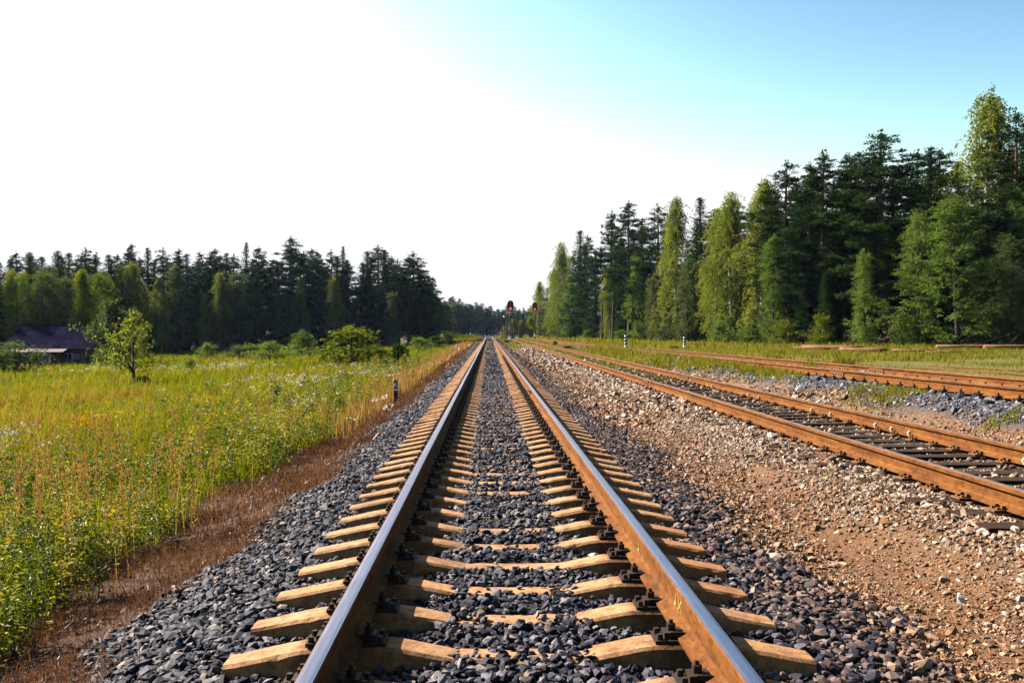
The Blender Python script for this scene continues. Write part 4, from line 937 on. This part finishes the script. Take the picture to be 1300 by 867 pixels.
# logs
for (px, py, Lpx, r, a, lab) in ((1060, 441, 62, .17, -38, 'long stripped log lying before the right wood, longest of the pile'), (1100, 444.5, 48, .16, -40, 'stripped log lying in front of the longest log'), (1036, 439, 40, .13, -30, 'stripped log at the signal end of the log pile'), (1165, 445, 40, .10, -20, 'thin stripped log lying alone in the grass right of the log pile'),
                                 (1235, 441, 60, .18, -8, 'thick reddish log on the grass farthest from the signals'), (1290, 441, 50, .2, -5, 'thick reddish log under the willow at the wood edge'), (1205, 447, 36, .08, -14, 'thin pole of wood lying in grass before the thick logs')):
    Y = {1060: 62, 1100: 54, 1036: 66, 1165: 54, 1235: 63, 1290: 62, 1205: 50}[px]; X = world_x(px, Y); L = Lpx * Y / F * 1.25; Z = float(gz(X, Y)) + r * .85
    o = empty('felled_log', lab, 'log', (X, Y, Z), R(a))
    b = MB(); b.path([(-L / 2, 0, .02), (-L / 6, .05, 0), (L / 5, -.04, .03), (L / 2, 0, 0)], [r, r * 1.02, r * .92, r * .8], 10); b.build('log_body', M['logwood'], o, smooth=True)
    b = MB(); b.tube((L / 2 + .003, 0, 0), (L / 2 + .02, 0, 0), r * .78, r * .76, 10); b.build('cut_end', M['logwood'], o)
# dead fallen branches at the right wood foot
for i, (px, py, L, a) in enumerate(((1095, 436, 3, 20), (1128, 435, 3.4, -15), (1215, 436, 3.2, 25), (1270, 434, 3.5, -30), (1298, 433, 3.6, 40))):
    Y = RY(px) - 8; X = world_x(px, Y)
    b = MB(); b.path([(-L / 2, 0, 0), (0, .1, L * .16), (L / 2, 0, L * .36)], [.09, .07, .03], 6); b.path([(0, .1, L * .16), (L * .2, -.4, L * .4)], [.05, .015], 5); b.path([(-L * .2, 0, .06 * L), (-L * .05, .5, L * .3)], [.045, .012], 5)
    o = b.build('fallen_branch', M['oldwood'], None, (X, Y, float(gz(X, Y)) + .12), R(a)); tag(o, f'pale dead branch lying at the foot of the right wood, {ORD[i]} from the log pile', 'branch')

# ------------------------------------------------------------------ house
Yh = 86.0; k = Yh / F; hx = world_x(68, Yh); hz = float(gz(hx, Yh))
house = empty('wooden_house', 'low dark wooden house with slate roof at the edge of the left wood', 'house', (hx, Yh, hz), R(-3))
Wd, Dp = 7.6, 5.6; ev = 1.9; rg = (422 - 414) * k + CZ - hz
b = MB(); b.box((0, Dp / 2, ev / 2 - .1), (Wd, Dp, ev + .2)); 
b.add([(-Wd / 2, 0, ev), (-Wd / 2, Dp, ev), (-Wd / 2, Dp / 2, rg - .1)], [(0, 2, 1)]); b.add([(Wd / 2, 0, ev), (Wd / 2, Dp, ev), (Wd / 2, Dp / 2, rg - .1)], [(0, 1, 2)])
b.build('wall', M['housewall'], house)
b = MB(); oh = .35
for s in (0, 1):
    y0, y1 = (-.45, Dp / 2) if s == 0 else (Dp + .45, Dp / 2); z0 = ev - .28
    A = [(-Wd / 2 - oh, y0, z0), (Wd / 2 + oh, y0, z0), (Wd / 2 + oh, y1, rg), (-Wd / 2 - oh, y1, rg)]; A2 = [(x, y, z + .08) for x, y, z in A]
    b.add(A + A2, [(0, 3, 2, 1), (4, 5, 6, 7), (0, 1, 5, 4), (1, 2, 6, 5), (2, 3, 7, 6), (3, 0, 4, 7)])
b.box((0, Dp / 2, rg + .09), (Wd + 2 * oh, .22, .05)); rf = b.build('roof', M['roof'], house)
b = MB(); b.box((-.4, Dp / 2 + .3, rg + .18), (.5, .5, .5)); b.build('chimney', M['housewall'], rf)
b = MB(); A = [(-Wd / 2 - .3, -1.3, 1.38), (2.0, -1.3, 1.38), (2.0, -.35, 1.68), (-Wd / 2 - .3, -.35, 1.68)]; A2 = [(x, y, z + .05) for x, y, z in A]
b.add(A + A2, [(0, 3, 2, 1), (4, 5, 6, 7), (0, 1, 5, 4), (1, 2, 6, 5), (2, 3, 7, 6), (3, 0, 4, 7)]); b.build('porch_roof', M['tinroof'], house)
b = MB(); b.box((-1.0, -.6, .62), (5.4, 1.0, 1.5)); b.build('porch', M['housewall'], house)
for wx in (.45, 1.32 + .55):
    yq = -1.1 if wx < 1.7 else 0.0
    b = MB()
    for s in (-1, 1): b.box((wx + s * .37, yq - .035, .88), (.11, .07, .86)); b.box((wx, yq - .035, .88 + s * .385), (.63, .07, .09))
    b.box((wx, yq - .03, .88), (.05, .05, .68)); wf = b.build('window', M['frame'], house)
    b = MB(); b.box((wx, yq - .012, .88), (.62, .02, .68)); b.build('pane', M['glass'], wf)
b = MB()
for s in (-1, 1): b.box((2.62 + s * .22, -.035, .98), (.07, .07, .52)); b.box((2.62, -.035, .98 + s * .225), (.37, .07, .07))
wf = b.build('window', M['frame'], house)
b = MB(); b.box((2.62, -.012, .98), (.37, .02, .38)); b.build('pane', M['glass'], wf)
b = MB(); b.box((3.3, -.03, .85), (.6, .06, 1.5)); dr = b.build('door', M['oldwood'], house)
b = MB(); b.box((3.1, -.08, .9), (.04, .05, .14)); b.build('handle', M['black'], dr)

# ------------------------------------------------------------------ light, sky, air
EL, AZ = R(38), R(-60)              # sun ahead and to the left
sv = Vector((math.sin(AZ) * math.cos(EL), math.cos(AZ) * math.cos(EL), math.sin(EL)))
ld = bpy.data.lights.new('sun', 'SUN'); ld.energy = 5.0; ld.angle = R(.5); ld.color = (1, .90, .76)
lo = bpy.data.objects.new('sun', ld); C.objects.link(lo); lo.rotation_euler = (-sv).to_track_quat('-Z', 'Y').to_euler(); lo.location = (-60, 40, 60)
sc = bpy.context.scene
w = bpy.data.worlds.new('World'); sc.world = w; w.use_nodes = True; nt = w.node_tree
bg = nt.nodes['Background']; sky = nt.nodes.new('ShaderNodeTexSky'); sky.sky_type = 'NISHITA'; sky.sun_disc = False
sky.sun_elevation = EL; sky.sun_rotation = AZ; sky.air_density = 1.0; sky.dust_density = 1.6; sky.ozone_density = 1.5; sky.altitude = 50
# a clear, contrasty sky: brightness falls off faster away from the sun
bw = nt.nodes.new('ShaderNodeRGBToBW'); nt.links.new(sky.outputs[0], bw.inputs[0])
m1 = nt.nodes.new('ShaderNodeMath'); m1.operation = 'DIVIDE'; nt.links.new(bw.outputs[0], m1.inputs[0]); m1.inputs[1].default_value = 2.5
m2 = nt.nodes.new('ShaderNodeMath'); m2.operation = 'POWER'; nt.links.new(m1.outputs[0], m2.inputs[0]); m2.inputs[1].default_value = 1.45
m3 = nt.nodes.new('ShaderNodeMath'); m3.operation = 'MINIMUM'; nt.links.new(m2.outputs[0], m3.inputs[0]); m3.inputs[1].default_value = 3.0
h0 = nt.nodes.new('ShaderNodeHueSaturation'); h0.inputs['Saturation'].default_value = 1.15; h0.inputs['Hue'].default_value = .486; nt.links.new(sky.outputs[0], h0.inputs['Color'])
hs = nt.nodes.new('ShaderNodeVectorMath'); hs.operation = 'SCALE'; nt.links.new(h0.outputs[0], hs.inputs[0]); nt.links.new(m3.outputs[0], hs.inputs['Scale'])
mn = nt.nodes.new('ShaderNodeVectorMath'); mn.operation = 'MINIMUM'; mn.inputs[1].default_value = (4.8, 4.8, 4.8); nt.links.new(hs.outputs[0], mn.inputs[0])
nt.links.new(mn.outputs[0], bg.inputs['Color']); bg.inputs['Strength'].default_value = .05

HAZE = 0.00005
if HAZE:
    b = MB(); b.box((0, 645, 14.5), (3030, 1925, 37)); me = b.mesh('haze', [])
    m = bpy.data.materials.new('haze_air'); m.use_nodes = True; tn = m.node_tree; tn.nodes.clear()
    o_ = tn.nodes.new('ShaderNodeOutputMaterial'); pv = tn.nodes.new('ShaderNodeVolumePrincipled'); pv.inputs['Color'].default_value = (.42, .58, 1.0, 1); pv.inputs['Density'].default_value = HAZE; pv.inputs['Anisotropy'].default_value = .3
    tn.links.new(pv.outputs[0], o_.inputs['Volume']); me.materials.clear(); me.materials.append(m)
    tag(link('haze', me), kind='stuff')

cd = bpy.data.cameras.new('camera'); co_ = bpy.data.objects.new('camera', cd); C.objects.link(co_)
cd.sensor_width = 36; cd.lens = F / 1300 * 36; cd.clip_end = 5000; cd.clip_start = .05
co_.location = (CX, 0, CZ); co_.rotation_euler = (R(90 - .56), 0, R(-1.41)); sc.camera = co_
sc.view_settings.view_transform = 'Standard'; sc.view_settings.look = 'None'; sc.view_settings.exposure = 2.15; sc.view_settings.gamma = 1.0; sc.view_settings.use_curve_mapping = False
sc.cycles.max_bounces = 6; sc.cycles.diffuse_bounces = 0; sc.cycles.transmission_bounces = 3; sc.cycles.volume_bounces = 0
